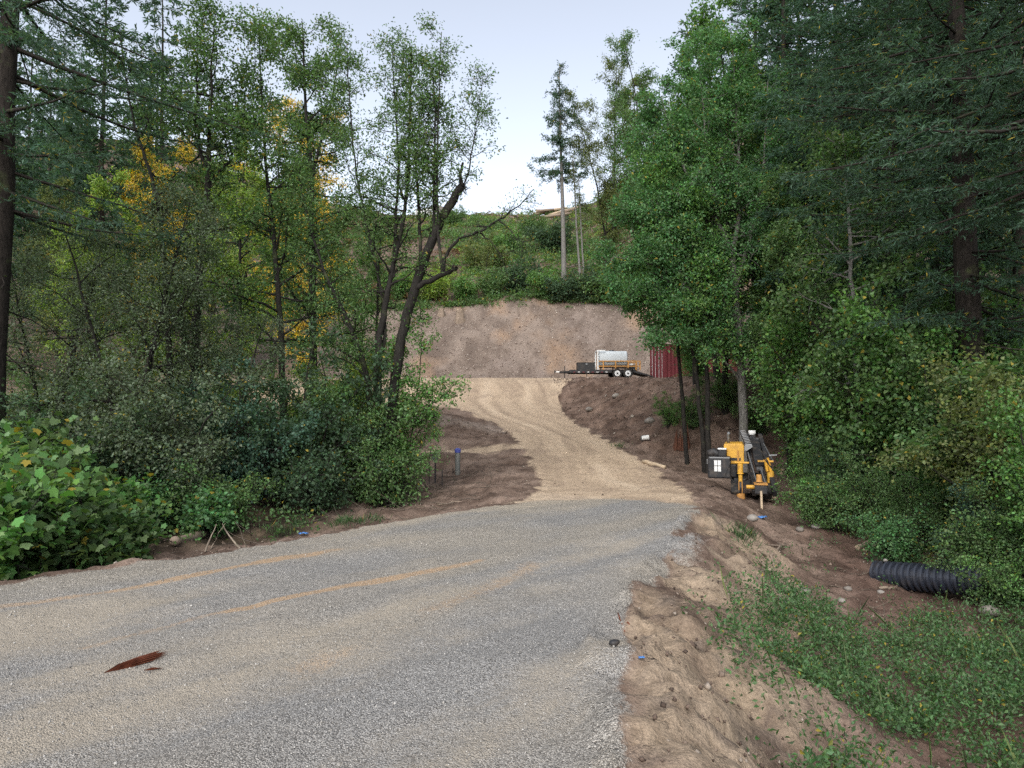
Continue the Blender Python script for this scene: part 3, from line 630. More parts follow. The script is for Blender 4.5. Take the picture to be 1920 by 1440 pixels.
# shrubs of the left thicket
plant('shrub_a', 330, 13.4, 'large grey-green shrub in front of the forked trunk', 'shrub', green='grey', s=1.05)
plant('shrub_b', 235, 13.9, 'grey-green shrub left of the large one in the thicket', 'shrub', green='grey', s=.8)
plant('shrub_b', 450, 14.6, 'dark shrub right of the large grey-green one', 'shrub', green='blue', s=.85)
plant('shrub_b', 560, 15.6, 'tall dark green shrub beneath the straight thin trunk', 'shrub', green='dark', s=1.08)
plant('shrub_b', 615, 16.6, 'dark leafy shrub against the left of the many-stemmed tree', 'shrub', green='mid', s=1.05)
plant('shrub_a', 690, 16.2, 'green brush around the base of the many-stemmed tree', 'shrub', green='mid', s=.92)
plant('shrub_b', 724, 17.3, 'light green shrub right of the many-stemmed tree, reaching over the track', 'shrub', green='bright', s=.70)
plant('low', 735, 15.7, 'low leafy brush in front of the many-stemmed tree', 'shrub', green='mid', s=1.2)
plant('low', 590, 14.6, 'low dark brush below the tall dark green shrub', 'shrub', green='dark', s=1.3)
plant('shrub_a', 75, 13.0, 'dark shrub under the boughs of the left edge fir', 'shrub', green='dark', s=.9)
plant('shrub_a', 170, 12.2, 'shadowed shrub between thimbleberries and grey-green shrubs', 'shrub', green='dark', s=.75)
plant('low', 420, 12.6, 'low green shrub at the foot of the large grey-green shrub', 'shrub', green='mid', s=1.0)
plant('low', 290, 12.6, 'low shrub beside the weathered fallen log', 'shrub', green='vivid', s=.95)
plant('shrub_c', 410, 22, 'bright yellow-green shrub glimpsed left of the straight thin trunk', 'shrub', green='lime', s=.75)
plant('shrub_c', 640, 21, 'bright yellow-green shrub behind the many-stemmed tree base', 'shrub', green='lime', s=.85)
plant('shrub_c', 300, 20, 'green shrub in the dark behind the left trunks', 'shrub', green='olive', s=.85)
plant('shrub_c', 120, 19, 'green shrub behind the dark shrub under the left edge fir', 'shrub', green='mid', s=.85)

# ------------------------------------------------------------------ trees on the right
c = Custom(201, 22.0, 1394)
a1 = c.stem([(1396, 890), (1394, 780), (1390, 680), (1382, 580), (1374, 500), (1370, 470)], .15, .10, (0, .1), 9, True)
b1 = c.stem([(1370, 470), (1345, 415), (1312, 365), (1282, 320), (1255, 250), (1240, 180)], .085, .012, (0, -.6), 7)
b2 = c.stem([(1372, 480), (1385, 420), (1388, 330), (1380, 200), (1372, 60)], .09, .012, (0, .4), 7)
b3 = c.stem([(1378, 545), (1400, 470), (1420, 400), (1432, 300), (1440, 150)], .08, .012, (0, .2), 7)
b4 = c.stem([(1386, 610), (1345, 545), (1300, 480), (1250, 435), (1195, 410), (1150, 375)], .075, .010, (0, -.9), 7)
b7 = c.stem([(1392, 720), (1345, 660), (1290, 640), (1235, 650)], .05, .008, (0, -.9), 6)
b8 = c.stem([(1392, 700), (1430, 650), (1465, 620), (1500, 610)], .05, .008, (0, -.4), 6)
b9 = c.stem([(1340, 590), (1270, 520), (1210, 490), (1150, 480)], .04, .008, (-.4, -1.3), 6)
b5 = c.stem([(1388, 640), (1335, 595), (1275, 565), (1210, 555), (1160, 560)], .06, .008, (0, -1.0), 6)
b6 = c.stem([(1345, 415), (1330, 320), (1318, 220), (1310, 90)], .05, .010, (-.2, -.2), 6)
for st, t0, nb in ((b1, .15, 34), (b2, .12, 38), (b3, .15, 34), (b4, .2, 40), (b5, .25, 32), (b6, .1, 26), (b7, .3, 20), (b8, .25, 22), (b9, .2, 28)): foliate(c.g, *st, t0, .99, nb, 1.7, nsub=9, leafn=38, lsize=.098, elev=(-20, 50), spread=.125)
c.done('alder_tree', 'large bright green alder on the right with pale forking trunk', green='vivid', bark='grey')
c = Custom(202, 22.6, 1286)
a1 = c.stem([(1288, 884), (1283, 800), (1276, 710), (1268, 610), (1255, 480), (1235, 350), (1220, 230)], .085, .012, (0, -.3), 7, True)
foliate(c.g, *a1, .38, .99, 42, 1.7, nsub=8, leafn=26, lsize=.10, spread=.18, elev=(-25, 40)); c.done('young_alder_tree', 'slim dark trunk nearest the track on the right side', green='vivid')
c = Custom(203, 21.6, 1323)
a1 = c.stem([(1321, 888), (1314, 780), (1303, 690), (1290, 590), (1265, 440), (1240, 300)], .085, .012, (0, -.3), 7, True)
foliate(c.g, *a1, .40, .99, 40, 1.7, nsub=8, leafn=26, lsize=.10, spread=.18, elev=(-25, 40)); c.done('young_alder_tree', 'left trunk of the close pair behind the drill rig', green='bright')
c = Custom(204, 21.4, 1328)
a1 = c.stem([(1328, 890), (1327, 780), (1325, 680), (1318, 560), (1322, 420), (1330, 280)], .10, .012, (0, .4), 8, True)
foliate(c.g, *a1, .42, .99, 40, 1.7, nsub=8, leafn=26, lsize=.10, spread=.18, elev=(-25, 40)); c.done('young_alder_tree', 'right trunk of the close pair behind the drill rig', green='bright')
c = Custom(205, 15.5, 1610)
a1 = c.stem([(1614, 850), (1609, 740), (1603, 640), (1598, 520), (1590, 380), (1580, 250)], .10, .02, (0, .5), 8, True)
foliate(c.g, *a1, .30, .99, 50, 1.8, nsub=9, leafn=24, lsize=.105, spread=.18, elev=(-15, 40)); c.done('alder_tree', 'pale grey trunk standing alone in the right hand shrub wall', green='mid', bark='grey')
plant('willow', 1152, 70.5, 'tall yellowish tree at the left end of the right hand forest', green='olive', s=1.6)
plant('alder_a', 1195, 72, 'tall olive tree just right of the yellowish tree at the forest end', green='olive', s=1.85)
plant('willow', 1235, 64, 'yellow-green tree top between the olive tree and the bright alder', green='mid', s=1.75)
plant('willow', 1320, 40, 'olive tree behind the bright alder, left top', green='mid', s=1.25)
plant('alder_a', 1305, 30, 'green tree close behind the left side of the bright alder', green='bright', s=1.1)
plant('alder_a', 1345, 28.5, 'tall green tree behind the middle of the bright alder', green='vivid', s=1.25)
plant('alder_b', 1430, 26, 'tall green tree behind the right of the bright alder', green='bright', s=1.3)
plant('alder_b', 1560, 19.0, 'leafy tree rising above the shrub wall left of the pale grey trunk', green='mid', s=.8)
plant('alder_b', 1480, 20.5, 'leafy green tree right of the bright alder', green='mid', s=.8)
plant('alder_a', 1360, 25, 'green tree directly behind the pale forking trunk', green='mid', s=1.0)
plant('fir_far', 1300, 46, 'dark fir top rising behind the bright alder', green='fir', bark='brown', s=1.05)
plant('fir_b', 1420, 34, 'dark fir behind the right hand green trees', green='fir', bark='brown', s=1.1)
plant('fir_a', 1590, 21.5, 'dark fir behind the pale grey trunk', green='blue', bark='brown', s=.95)
plant('fir_b', 1680, 17.5, 'dark fir with drooping boughs right of the pale grey trunk', green='blue', bark='brown', s=.95)
plant('fir_a', 1830, 13.2, 'large dark fir towards the right edge with bare dead lower branches', green='fir', bark='brown', s=.95)
plant('fir_edge', 1985, 10.5, 'near dark fir cut by the right picture edge', green='fir', bark='brown', s=.85, rz=1.2)
plant('fir_b', 1760, 22, 'fir deep in the shade between the right hand firs', green='fir', bark='brown', s=1.1)
plant('fir_b', 1930, 18, 'fir deep in the shade at the right edge', green='fir', bark='brown', s=1.1)
for px_, y_, s_, pr, gr, lb in (
    (1530, 20.5, 1.0, 'shrub_c', 'mid', 'tall leafy shrub behind and right of the drill rig'),
    (1575, 18.0, 1.15, 'shrub_c', 'bright', 'tall leafy shrub left of the pale grey trunk'),
    (1690, 15.6, 1.25, 'shrub_c', 'mid', 'tall broad-leaved shrub right of the pale grey trunk'),
    (1765, 14.0, 1.1, 'shrub_c', 'bright', 'broad-leaved shrub with pale leaf tips under the dark firs'),
    (1840, 12.6, .9, 'shrub_c', 'mid', 'broad-leaved shrub above the black culvert pipe'),
    (1910, 11.0, .8, 'shrub_c', 'olive', 'yellowing shrub near the right picture edge'),
    (1985, 9.6, .65, 'shrub_c', 'bright', 'near green shrub cut by the right picture edge'),
    (1420, 23.5, .45, 'shrub_b', 'mid', 'shrub at the foot of the pale forking trunk'),
    (1365, 25.0, .55, 'shrub_b', 'mid', 'dark leafy shrub between the trunk pair and the alder'),
    (1300, 24.6, .45, 'shrub_b', 'mid', 'small shrub below the rotten red stump'),
    (1255, 25.4, .35, 'shrub_b', 'bright', 'small green plant at the toe of the fill bank'),
    (1530, 16.4, .55, 'shrub_a', 'mid', 'rounded low shrub right of the drill rig'),
    (1590, 15.0, .6, 'shrub_a', 'dark', 'dark low shrub at the foot of the shrub wall'),
    (1650, 13.6, .55, 'shrub_a', 'mid', 'low shrub behind the split timber in the ditch'),
    (1735, 12.4, .5, 'shrub_a', 'mid', 'low shrub just behind the black culvert pipe'),
    (1830, 11.0, .52, 'shrub_a', 'blue', 'dark low shrub over the right end of the culvert pipe'),
    (1915, 9.9, .52, 'shrub_a', 'mid', 'leafy shrub right of the culvert pipe'),
    (1975, 8.6, .5, 'shrub_a', 'bright', 'bright leafy shrub above the weeds at the right edge'),
    (1305, 33.0, .6, 'shrub_c', 'bright', 'leafy shrub on the fill bank below the red container'),
    (1530, 15.2, .8, 'low', 'bright', 'low leafy plant nearest the drill rig on its right'), (1555, 13.9, .9, 'low', 'mid', 'low leafy plant between the rig and the split timbers'), (1665, 11.9, .8, 'low', 'vivid', 'small bright plant behind the left end of the culvert pipe'), (1868, 10.0, .9, 'low', 'mid', 'leafy plant hanging over the right end of the culvert pipe'), (1842, 9.5, .6, 'low', 'mid', 'small leafy plant in front of the culvert pipe end')):
    plant(pr, px_, y_, lb, 'shrub', green=gr, s=s_)
# ------------------------------------------------------------------ uncountable cover: brush, undergrowth, weeds, gravel, clods, twigs
def scatter(rng, n, x0, x1, y0, y1, dens):
    x = rng.uniform(x0, x1, n); y = rng.uniform(y0, y1, n); k = rng.random(n) < dens(x, y); x, y = x[k], y[k]
    return x, y, ground_z(x, y)
def stuff_leaves(name, label, g, color, width=.6, up=.9):
    o = link(name, g.leaf_mesh(name, width, up), LEAF, color=GREEN[color]); return tag(o, label, 'brush', kind='stuff')
def blobs(g, x, y, z, rad, per, size, flat=.7):
    r = g.r; n = len(x); d = nrm(r.normal(0, 1, (n, per, 3))); d[..., 2] = np.abs(d[..., 2])
    rr = rad[:, None, None] * (r.uniform(.35, 1.0, (n, per, 1)) ** .5)
    lump = .75 + .5 * r.random((n, per // 6 + 1)).repeat(6, 1)[:, :per, None]
    pos = np.stack((x, y, z), 1)[:, None] + d * rr * lump * np.array((1, 1, flat)) + np.array((0, 0, .05))
    g.leaves(pos.reshape(-1, 3), (d + r.normal(0, .7, d.shape)).reshape(-1, 3), size)
def hd(a, s, lo): return lambda x, y: np.clip((fbm(x * a, y * a, s, 3) - lo) * 4, 0, 1) * (y > bank_toe_y(x) + 10.3 + .5 * np.sin(x * .16 + 1))
for nm, lb, col_, seed, n, a, lo, rad, sz in (
        ('hillside_brush', 'green brush covering the cleared hillside above the bank', 'mid', 301, 4600, .11, -.14, (.55, 1.7), .31),
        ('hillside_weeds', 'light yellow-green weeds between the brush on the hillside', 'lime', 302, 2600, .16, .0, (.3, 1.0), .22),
        ('hillside_bracken', 'dry reddish bracken patches on the cleared hillside', 'rust', 303, 2400, .14, -.06, (.3, .9), .25)):
    GREEN.setdefault('rust', (.17, .105, .06))
    g = Veg(seed); x, y, z = scatter(g.r, n, -48, 42, 66, 131, hd(a, seed, lo)); blobs(g, x, y, z, g.r.uniform(*rad, len(x)), 44, sz)
    stuff_leaves(nm, lb, g, col_)
# fringe hanging over the lip of the cut bank
g = Veg(304); x = g.r.uniform(-30, 16, 420); y = bank_toe_y(x) + 10.5 + .5 * np.sin(x * .16 + 1) + g.r.normal(0, .45, 420)
blobs(g, x, y, ground_z(x, y), g.r.uniform(.25, .75, 420), 40, .2); stuff_leaves('bank_top_fringe', 'leafy fringe along the lip of the cut bank', g, 'mid')
# forest undergrowth on both sides
for nm, lb, col_, seed, x0, x1, y0, y1, sz in (('left_undergrowth', 'dark low undergrowth on the floor of the left thicket', 'mid', 311, -22, 1, 5, 30, .075), ('right_undergrowth', 'dark low undergrowth below the right hand forest', 'mid', 312, 5, 24, 5, 44, .075)):
    g = Veg(seed); x, y, z = scatter(g.r, 6500, x0, x1, y0, y1, lambda x, y: masks(x, y)['litter'] * np.clip(.55 + 1.5 * fbm(x * .5, y * .5, seed, 2), 0, 1))
    blobs(g, x, y, z, g.r.uniform(.12, .42, len(x)), 16, sz, .9); stuff_leaves(nm, lb, g, col_)
# weeds, vetch and grass at the lower right
def wd(x, y):
    xr = np.interp(y, XR_Y, XR_X); d = x - xr
    e = sstep(.75, 1.35, d + .5 * fbm(x * 1.2, y * 1.2, 77, 2)) * sstep(9.2, 7.4, y + .9 * fbm(x * .9, y * .9, 78, 2) - .25 * np.clip(x - 4.5, 0, 3))
    return np.clip(e * np.clip(.72 + 1.9 * fbm(x * 1.6, y * 1.6, 79, 3), .10, 1) + .008 * (d > 1.4) * (y < 14), 0, 1)
g = Veg(321); x, y, z = scatter(g.r, 14500, 1.2, 9.5, 2.2, 13, wd); blobs(g, x, y, z, g.r.uniform(.06, .20, len(x)), 22, .042, 1.5); stuff_leaves('weeds', 'leafy green weeds in the lower right corner of the ditch', g, 'weed', .5)
g = Veg(322); x, y, z = scatter(g.r, 1600, 1.2, 9.5, 2.2, 12, wd); n = len(x)
d = np.stack((g.r.normal(0, .35, n), g.r.normal(0, .35, n), np.ones(n)), 1); g.leaves(np.stack((x, y, z - .02), 1), d, g.r.uniform(.18, .42, n))
o = link('grass', g.leaf_mesh('grass', .035, 0, 0), LEAF, color=(.11, .15, .06)); tag(o, 'thin grass blades among the lower right weeds', 'grass', kind='stuff')
g = Veg(323); cl = [(520, 1000, .20), (660, 978, .26), (690, 975, .22), (640, 982, .2), (560, 985, .12), (1385, 1005, .14), (1402, 1002, .12), (1480, 1120, .14), (1160, 838, .25)]
for px_, py_, rr in cl:
    q = on_ground(px_, py_); n = 90; x = q[0] + g.r.normal(0, rr * .7, n); y = q[1] + g.r.normal(0, rr * .7, n)
    d = np.stack((g.r.normal(0, .6, n), g.r.normal(0, .6, n), np.ones(n)), 1); g.leaves(np.stack((x, y, ground_z(x, y) - .01), 1), d, .17)
o = link('grass_tufts', g.leaf_mesh('grass_tufts', .06, 0, 0), LEAF, color=(.07, .13, .05)); tag(o, 'small green grass tufts on the bare soil beside the road', 'grass', kind='stuff')
# stones
_oct = np.array([(1, 0, 0), (-1, 0, 0), (0, 1, 0), (0, -1, 0), (0, 0, 1), (0, 0, -1)], float); _oct8 = np.array([(0, 2, 4), (2, 1, 4), (1, 3, 4), (3, 0, 4), (2, 0, 5), (1, 2, 5), (3, 1, 5), (0, 3, 5)])
_cub = np.array([(a, b, c_) for c_ in (-1, 1) for b in (-1, 1) for a in (-1, 1)], float) * .72
_cubf = np.array([(0, 2, 3), (0, 3, 1), (4, 5, 7), (4, 7, 6), (0, 1, 5), (0, 5, 4), (2, 6, 7), (2, 7, 3), (0, 4, 6), (0, 6, 2), (1, 3, 7), (1, 7, 5)])
def stones(name, label, rng, x, y, z, size, mat, cub=False, sink=.3):
    n = len(x); base, F_ = (_cub, _cubf) if cub else (_oct, _oct8); k = len(base)
    V = base[None] * rng.uniform(.55, 1.15, (n, k, 1)) * rng.uniform(.6, 1.0, (n, 1, 3)) * size[:, None, None]
    ax = nrm(rng.normal(0, 1, (n, 3))); an = rng.uniform(0, 6.28, (n, 1, 1)); c_, s_ = np.cos(an), np.sin(an); A_ = ax[:, None]
    V = V * c_ + np.cross(np.broadcast_to(A_, V.shape), V) * s_ + A_ * (V * A_).sum(-1, keepdims=True) * (1 - c_)
    V = V + np.stack((x, y, z + size * (.5 - sink)), 1)[:, None]
    T = (np.arange(n)[:, None, None] * k + F_[None]).reshape(-1, 3)
    o = link(name, mk_mesh(name, V.reshape(-1, 3), tris=T, attrs={'rnd': np.repeat(rng.random(n), k)}), mat); return tag(o, label, 'stones', kind='stuff')
M_GRAV = mat_stone('crushed_rock', [(0, (.14, .135, .125)), (.35, (.245, .236, .22)), (.75, (.35, .337, .312)), (1, (.50, .485, .455))], 60)
M_CLOD = mat_stone('clods', [(0, (.065, .047, .037)), (.5, (.14, .102, .08)), (.9, (.23, .178, .14)), (1, (.36, .32, .27))], 20)
M_PEB = mat_stone('bank_pebbles', [(0, (.12, .09, .075)), (.5, (.24, .18, .15)), (.7, (.34, .28, .24)), (1, (.50, .45, .39))], 12)
M_ROCK = mat_stone('grey_rock', [(0, (.19, .17, .15)), (1, (.27, .25, .225))], 9)
rg = np.random.default_rng(331)
x, y, z = scatter(rg, 52000, -7.5, 2.4, 2.8, 10.5, lambda x, y: (masks(x, y)['gravel'] > .45) * np.clip(5.5 / y, .25, 1) ** 1.6)
stones('loose_gravel', 'loose crushed grey gravel lying on the road', rg, x, y, z, rg.uniform(.003, .0088, len(x)) * (1 + .7 * (rg.random(len(x)) > .95)), M_GRAV)
x, y, z = scatter(rg, 36000, -6, 9, 3, 24, lambda x, y: np.clip(.75 - masks(x, y)['gravel'] * 1.2 - masks(x, y)['sand'] * .55 * (y > 13.5), 0, 1) * np.clip(8 / y, .2, 1))
stones('soil_clods', 'loose clods and pebbles on the bare soil', rg, x, y, z, rg.uniform(.006, .026, len(x)) * np.where(rg.random(len(x)) > .93, 2.0, 1), M_CLOD, sink=.45)
x, y, z = scatter(rg, 14000, -6, 14, 22, 46, lambda x, y: ((masks(x, y)['up'] & (x < 13)) * .55 + .35 * (x < 0) * (y > 26.5) * (y < 29.5)))
stones('bank_clods', 'clods and stones on the dark fill banks beside the track', rg, x, y, z, rg.uniform(.02, .075, len(x)) * np.where(rg.random(len(x)) > .97, 2.0, 1), M_CLOD)
x, y, z = scatter(rg, 20000, -32, 18, 52, 70, lambda x, y: .8 * masks(x, y)['bank'])
stones('bank_pebbles', 'pale pebbles scattered over the tall cut bank', rg, x, y, z, rg.uniform(.03, .11, len(x)) * np.where(rg.random(len(x)) > .985, 1.8, 1), M_PEB)
def twigs(name, label, seed, n, dens, box, L, r0, color):
    g = Veg(seed); x, y, z = scatter(g.r, n, *box, dens)
    for a, b, c_ in zip(x, y, z):
        t = g.r.uniform(0, 6.28); g.wood(g.path((a, b, c_ + .012), (math.cos(t), math.sin(t), g.r.uniform(-.05, .35)), g.r.uniform(*L), 4, .22, -.06), g.r.uniform(*r0), .002, 4)
    o = link(name, g.wood_mesh(name), BARK, color=color); return tag(o, label, 'twigs', kind='stuff')
twigs('left_twigs', 'dead twigs littering the edge of the left thicket', 341, 2000, lambda x, y: .5 * sstep(.6, 1.6, np.interp(y, XL_Y, XL_X) - x) * sstep(5.5, 3.5, np.interp(y, XL_Y, XL_X) - x), (-12, 0, 7, 20), (.2, 1.0), (.004, .014), (.15, .12, .095))
twigs('ditch_twigs', 'dead twigs and roots littering the right hand ditch', 342, 1500, lambda x, y: .6 * sstep(1.5, 2.2, x - np.interp(y, XR_Y, XR_X)) * (y > 7.5), (2.5, 11, 6, 24), (.12, .7), (.003, .010), (.17, .135, .105))
twigs('hillside_slash', 'grey logging slash strewn over the cleared hillside', 343, 1300, lambda x, y: .6 * np.clip(fbm(x * .12, y * .12, 343, 2) * 5 + .3, 0, 1), (-40, 36, 70, 131), (1.0, 4.0), (.03, .09), (.26, .23, .20))
twigs('thicket_twigs', 'thin bare twigs hanging in the shade of the right hand forest', 344, 70, lambda x, y: 1.0 * (x / y > .36) * (x / y < .8), (7, 14, 11, 18), (.5, 1.6), (.003, .006), (.16, .14, .12)).location.z = 1.3

# ------------------------------------------------------------------ forest on the valley sides
rf = np.random.default_rng(360)
for side, n, lb, gp in ((-1, 26, 'one of the dense forest trees on the hillside behind the left thicket', 'forest trees on the left hillside'), (1, 26, 'one of the dense forest trees on the slope behind the right hand firs', 'forest trees on the right hillside')):
    for k in range(n):
        Y_ = rf.uniform(30, 78) if side < 0 else rf.uniform(20, 62); f_ = rf.uniform(.50, .86) if side < 0 else rf.uniform(.36, .95)
        pr = ('fir_far', 'alder_a', 'fir_far', 'alder_b')[k % 4]
        plant(pr, 960 + side * f_ * F_PX, Y_, lb.replace('trees', 'firs' if k % 2 == 0 else 'broadleaf trees'), green=('fir', 'olive', 'blue', 'mid')[k % 4], bark='brown', s=rf.uniform(.75, 1.1), group=gp)
# ------------------------------------------------------------------ bushes and bare trunks on the hillside
for px_, y_, s_, pr, gr, lb in (
    (815, 68.8, 1.3, 'bush', 'lime', 'yellow-green bush behind the cut stumps on the bank top'), (868, 69.4, 1.15, 'bush', 'bright', 'bright green bush right of the bank top stumps'),
    (925, 70.2, 1.2, 'bush', 'mid', 'dense bush on the bank top below the pale log end'), (975, 71.5, 1.5, 'bush', 'dark', 'dark bush on the bank top left of the tall bare-trunked fir'),
    (1020, 69.0, 1.2, 'bush', 'bright', 'bright bush just left of the tall fir trunk'), (1055, 68.2, 1.2, 'bush', 'dark', 'dark bush hiding the foot of the tall fir'),
    (1100, 68.2, 1.35, 'bush', 'dark', 'dark bush at the foot of the thin bare trunks'), (1140, 67.5, 1.5, 'bush', 'mid', 'green bush at the right end of the bank top'),
    (1175, 66.0, 1.7, 'bush', 'bright', 'bright green bush where the bank meets the right forest'), (760, 70.0, 1.4, 'bush', 'bright', 'green bush on the bank top behind the leaning stem'),
    (905, 82.0, 1.7, 'bush', 'olive', 'olive bush in the middle of the hillside'), (1040, 92, 1.9, 'bush', 'dark', 'dark bush half way up the hill behind the tall fir trunk'), (1000, 105, 1.7, 'bush', 'mid', 'green bush high on the hill below the ridge logs'),
    (850, 118, 1.4, 'bush', 'mid', 'small round bush near the ridge below the pale house'), (955, 92, 1.5, 'bush', 'bright', 'green bush on the hillside left of the brush pile')):
    plant(pr, px_, y_, lb, 'bush', green=gr, s=s_)
plant('slim', 978, 72.5, 'small dark hillside tree with thin stems above the bank', green='dark', s=.75)
plant('willow', 908, 75, 'light green feathery young tree on the hillside', green='olive', s=.42)
plant('willow', 1135, 72, 'yellowing tree at the foot of the hill beside the forest', green='olive', s=.85)
g = Veg(401); Yf = 70.0; xf = PX(1058, Yf); zf = gz(xf, Yf); top = P(1049, 120, Yf) - np.array((xf, Yf, zf))
st = np.linspace(0, 1, 12)[:, None] * top + np.array((.06, 0, 0)) * np.sin(np.linspace(0, 6, 12))[:, None]; st[0, 2] -= .4
rad = np.linspace(.30, .03, 12); g.wood(st, 0, radii=rad, n=9)
for q in range(75):
    t = g.r.uniform(.50, .99); f = (t - .50) / .5; p = st[0] + (st[-1] - st[0]) * t; a = g.r.uniform(0, 6.28); L = (3.1 * (1 - f) ** .7 + .4) * g.r.uniform(.55, 1.1)
    bp = g.path(p, (math.cos(a), math.sin(a), .12 - .35 * (1 - f)), L, 6, .10, .02); g.wood(bp, .035, .008, 4)
    for _ in range(int(7 * L)):
        u = g.r.uniform(.1, 1) * 6; i = min(int(u), 5); sp = bp[i] + (bp[i + 1] - bp[i]) * (u - i); sb = g.path(sp, (bp[i + 1] - bp[i]) * 1.2 + g.r.normal(0, .4, 3) + np.array((0, 0, -.25)), .6 * g.r.uniform(.5, 1.2), 3, .2)
        g.leaves(sb[g.r.integers(0, 4, 9)] + g.r.normal(0, .06, (9, 3)), g.r.normal(0, .7, (9, 3)) + (sb[-1] - sb[0]), .24)
for _ in range(22): 
    t = g.r.uniform(.25, .55); p = st[0] + (st[-1] - st[0]) * t; a = g.r.uniform(0, 6.28); g.wood(g.path(p, (math.cos(a), math.sin(a), -.2), g.r.uniform(.4, 1.3), 4, .2), .02, .006, 3)
tree_from('fir_tree', g.wood_mesh('trunk'), g.leaf_mesh('crown', .30, .5), (xf, Yf, zf), 'tall lone fir with long bare pale trunk on the bank top', 'tree', 'fir', 'grey')
for i, (pts, rr, lb) in enumerate((([(1088, 520), (1082, 440), (1077, 350), (1074, 290)], .16, 'thin bare trunk nearest the right of the tall fir'), ([(1096, 555), (1092, 470), (1088, 400), (1085, 330)], .14, 'thinner pale bare trunk, second to the right of the tall fir'))):
    c = Custom(410 + i, 69.0, pts[0][0]); a1 = c.stem(pts, rr, .04, (0, 0), 7, True); foliate(c.g, *a1, .55, .99, 22, 1.1, nsub=5, leafn=7, lsize=.2, elev=(-30, 20)); c.done('dead_fir_tree', lb, green='olive', bark='grey', width=.3)
# ------------------------------------------------------------------ materials for made things
M_BLACK = mat_plain('black_paint', (.018, .018, .02), .5, 0, .4, .35, (.14, .11, .085))
M_YEL = mat_plain('machine_yellow', (.62, .33, .035), .45, 0, .45, .45, (.20, .11, .045), 5)
M_ORNG = mat_plain('rusty_orange_steel', (.46, .23, .06), .6, 0, .3, .6, (.17, .075, .03), 8)
M_WHITE = mat_plain('white_paint', (.72, .72, .70), .5, 0, .4, .25)
M_TANK = mat_plain('white_plastic_tank', (.46, .50, .52), .4, 0, .4, .3, (.32, .31, .28), 2)
M_RUB = mat_plain('tyre_rubber', (.022, .022, .022), .85, 0, .2, .5, (.16, .125, .09), 10)
M_STEEL = mat_plain('grey_steel', (.24, .245, .25), .45, .7, .5, .4)
M_RED = mat_plain('container_red', (.165, .032, .038), .6, 0, .3, .5, (.12, .05, .04), 2.5)
M_PIPE = mat_plain('black_pipe_plastic', (.024, .028, .040), .30, 0, .6, .25, (.13, .11, .09), 5)
M_GALV = mat_plain('galvanised_steel', (.16, .165, .16), .55, .5, .4, .4)
M_BLUE = mat_plain('blue_cap', (.07, .09, .36), .5, 0, .4, .15)
M_TARP = mat_plain('blue_plastic', (.08, .22, .52), .4, 0, .4, .2, scale=20)
M_GTARP = mat_plain('grey_plastic_sheet', (.34, .38, .43), .4, 0, .4, .3)
M_WOOD = mat_plain('weathered_wood', (.27, .21, .16), .85, 0, .2, .6, (.10, .075, .055), 7, .6)
M_PALE = mat_plain('pale_cut_wood', (.46, .36, .25), .8, 0, .2, .4, (.22, .14, .08), 9, .5)
M_RBARK = mat_plain('red_bark', (.15, .048, .026), .85, 0, .15, .7, (.07, .022, .012), 18, .9)
M_CREAM = mat_plain('cream_siding', (.55, .52, .44), .7, 0, .3, .1)
M_ROOF = mat_plain('grey_shingles', (.16, .15, .14), .85, 0, .2, .3)
M_CAST = mat_plain('steel_casing', (.17, .175, .165), .6, .2, .35, .5, (.26, .24, .20), 7)
M_BAR = mat_plain('worn_white_bar', (.50, .46, .45), .6, 0, .3, .8, (.24, .05, .05), 9)
def mat_glass():
    t = NT('window_glass'); return t.done(t.bsdf(c4(.03, .04, .05), .08, 0, .6))
M_GLASS = mat_glass()

# ------------------------------------------------------------------ tandem trailer on the pad
YT = 52.0; u = YT / F_PX / 6.857                         # metres per unit of the enlarged photo crop
xt = PX(1040, YT); xw = PX(1020 + 980 / 6.857, YT); zt = gz(xw, YT)
tr = thing('flatbed_trailer', (xt, YT, zt), 'black tandem-axle flatbed trailer parked on the pad below the cut bank', 'trailer')
X = lambda v: (v - 135) * u
zd = .64
MB().box(X(320), X(1110), -1.0, 1.0, zd - .05, zd).build('deck', M_BLACK, tr)
fr = MB()
for y_ in (-.98, .98): fr.box(X(318), X(1112), y_ - .035, y_ + .035, zd - .22, zd - .052)
for k in range(9): fr.box(X(340 + k * 90), X(340 + k * 90) + .08, -.94, .94, zd - .17, zd - .053)
frame = fr.build('frame', M_BLACK, tr)
for k in range(8):
    MB().box(X(360 + k * 58), X(360 + k * 58) + .17, -1.022, -1.016, zd - .20, zd - .15).build('reflector_strip', M_WHITE if k % 2 else M_RED, frame)
MB().prism([(X(1112), zd), (X(1375), .16), (X(1375), .08), (X(1112), zd - .18)], -1.0, 1.0).build('dovetail_ramp', M_BLACK, tr)
tg = MB()
for y_ in (-.7, .7): tg.bar((X(325), y_, zd - .13), (X(200), y_ * .12, zd - .13), .09, .14)
tg.build('tongue_frame', M_BLACK, tr, .01)
MB().bar((X(285), 0, zd - .10), (X(150), 0, zd - .10), .10, .10).build('tongue', M_WHITE, tr, .01)
MB().tube([(X(155), 0, zd - .08), (X(132), 0, zd - .08)], [.06, .05], 8).box(X(130), X(142), -.06, .06, zd - .22, zd + .02).build('coupler', M_BLACK, tr)
MB().tube([(X(265), 0, .02), (X(265), 0, .98)], .035, 8).box(X(265) - .1, X(265) + .1, -.1, .1, 0, .03).tube([(X(265), 0, .95), (X(265), -.22, .98)], .018, 6).build('jack', M_BLACK, tr)
MB().tube([(X(532), -.9, zd - .2), (X(532), -.9, .12)], .03, 6).build('support_leg', M_BLACK, tr)
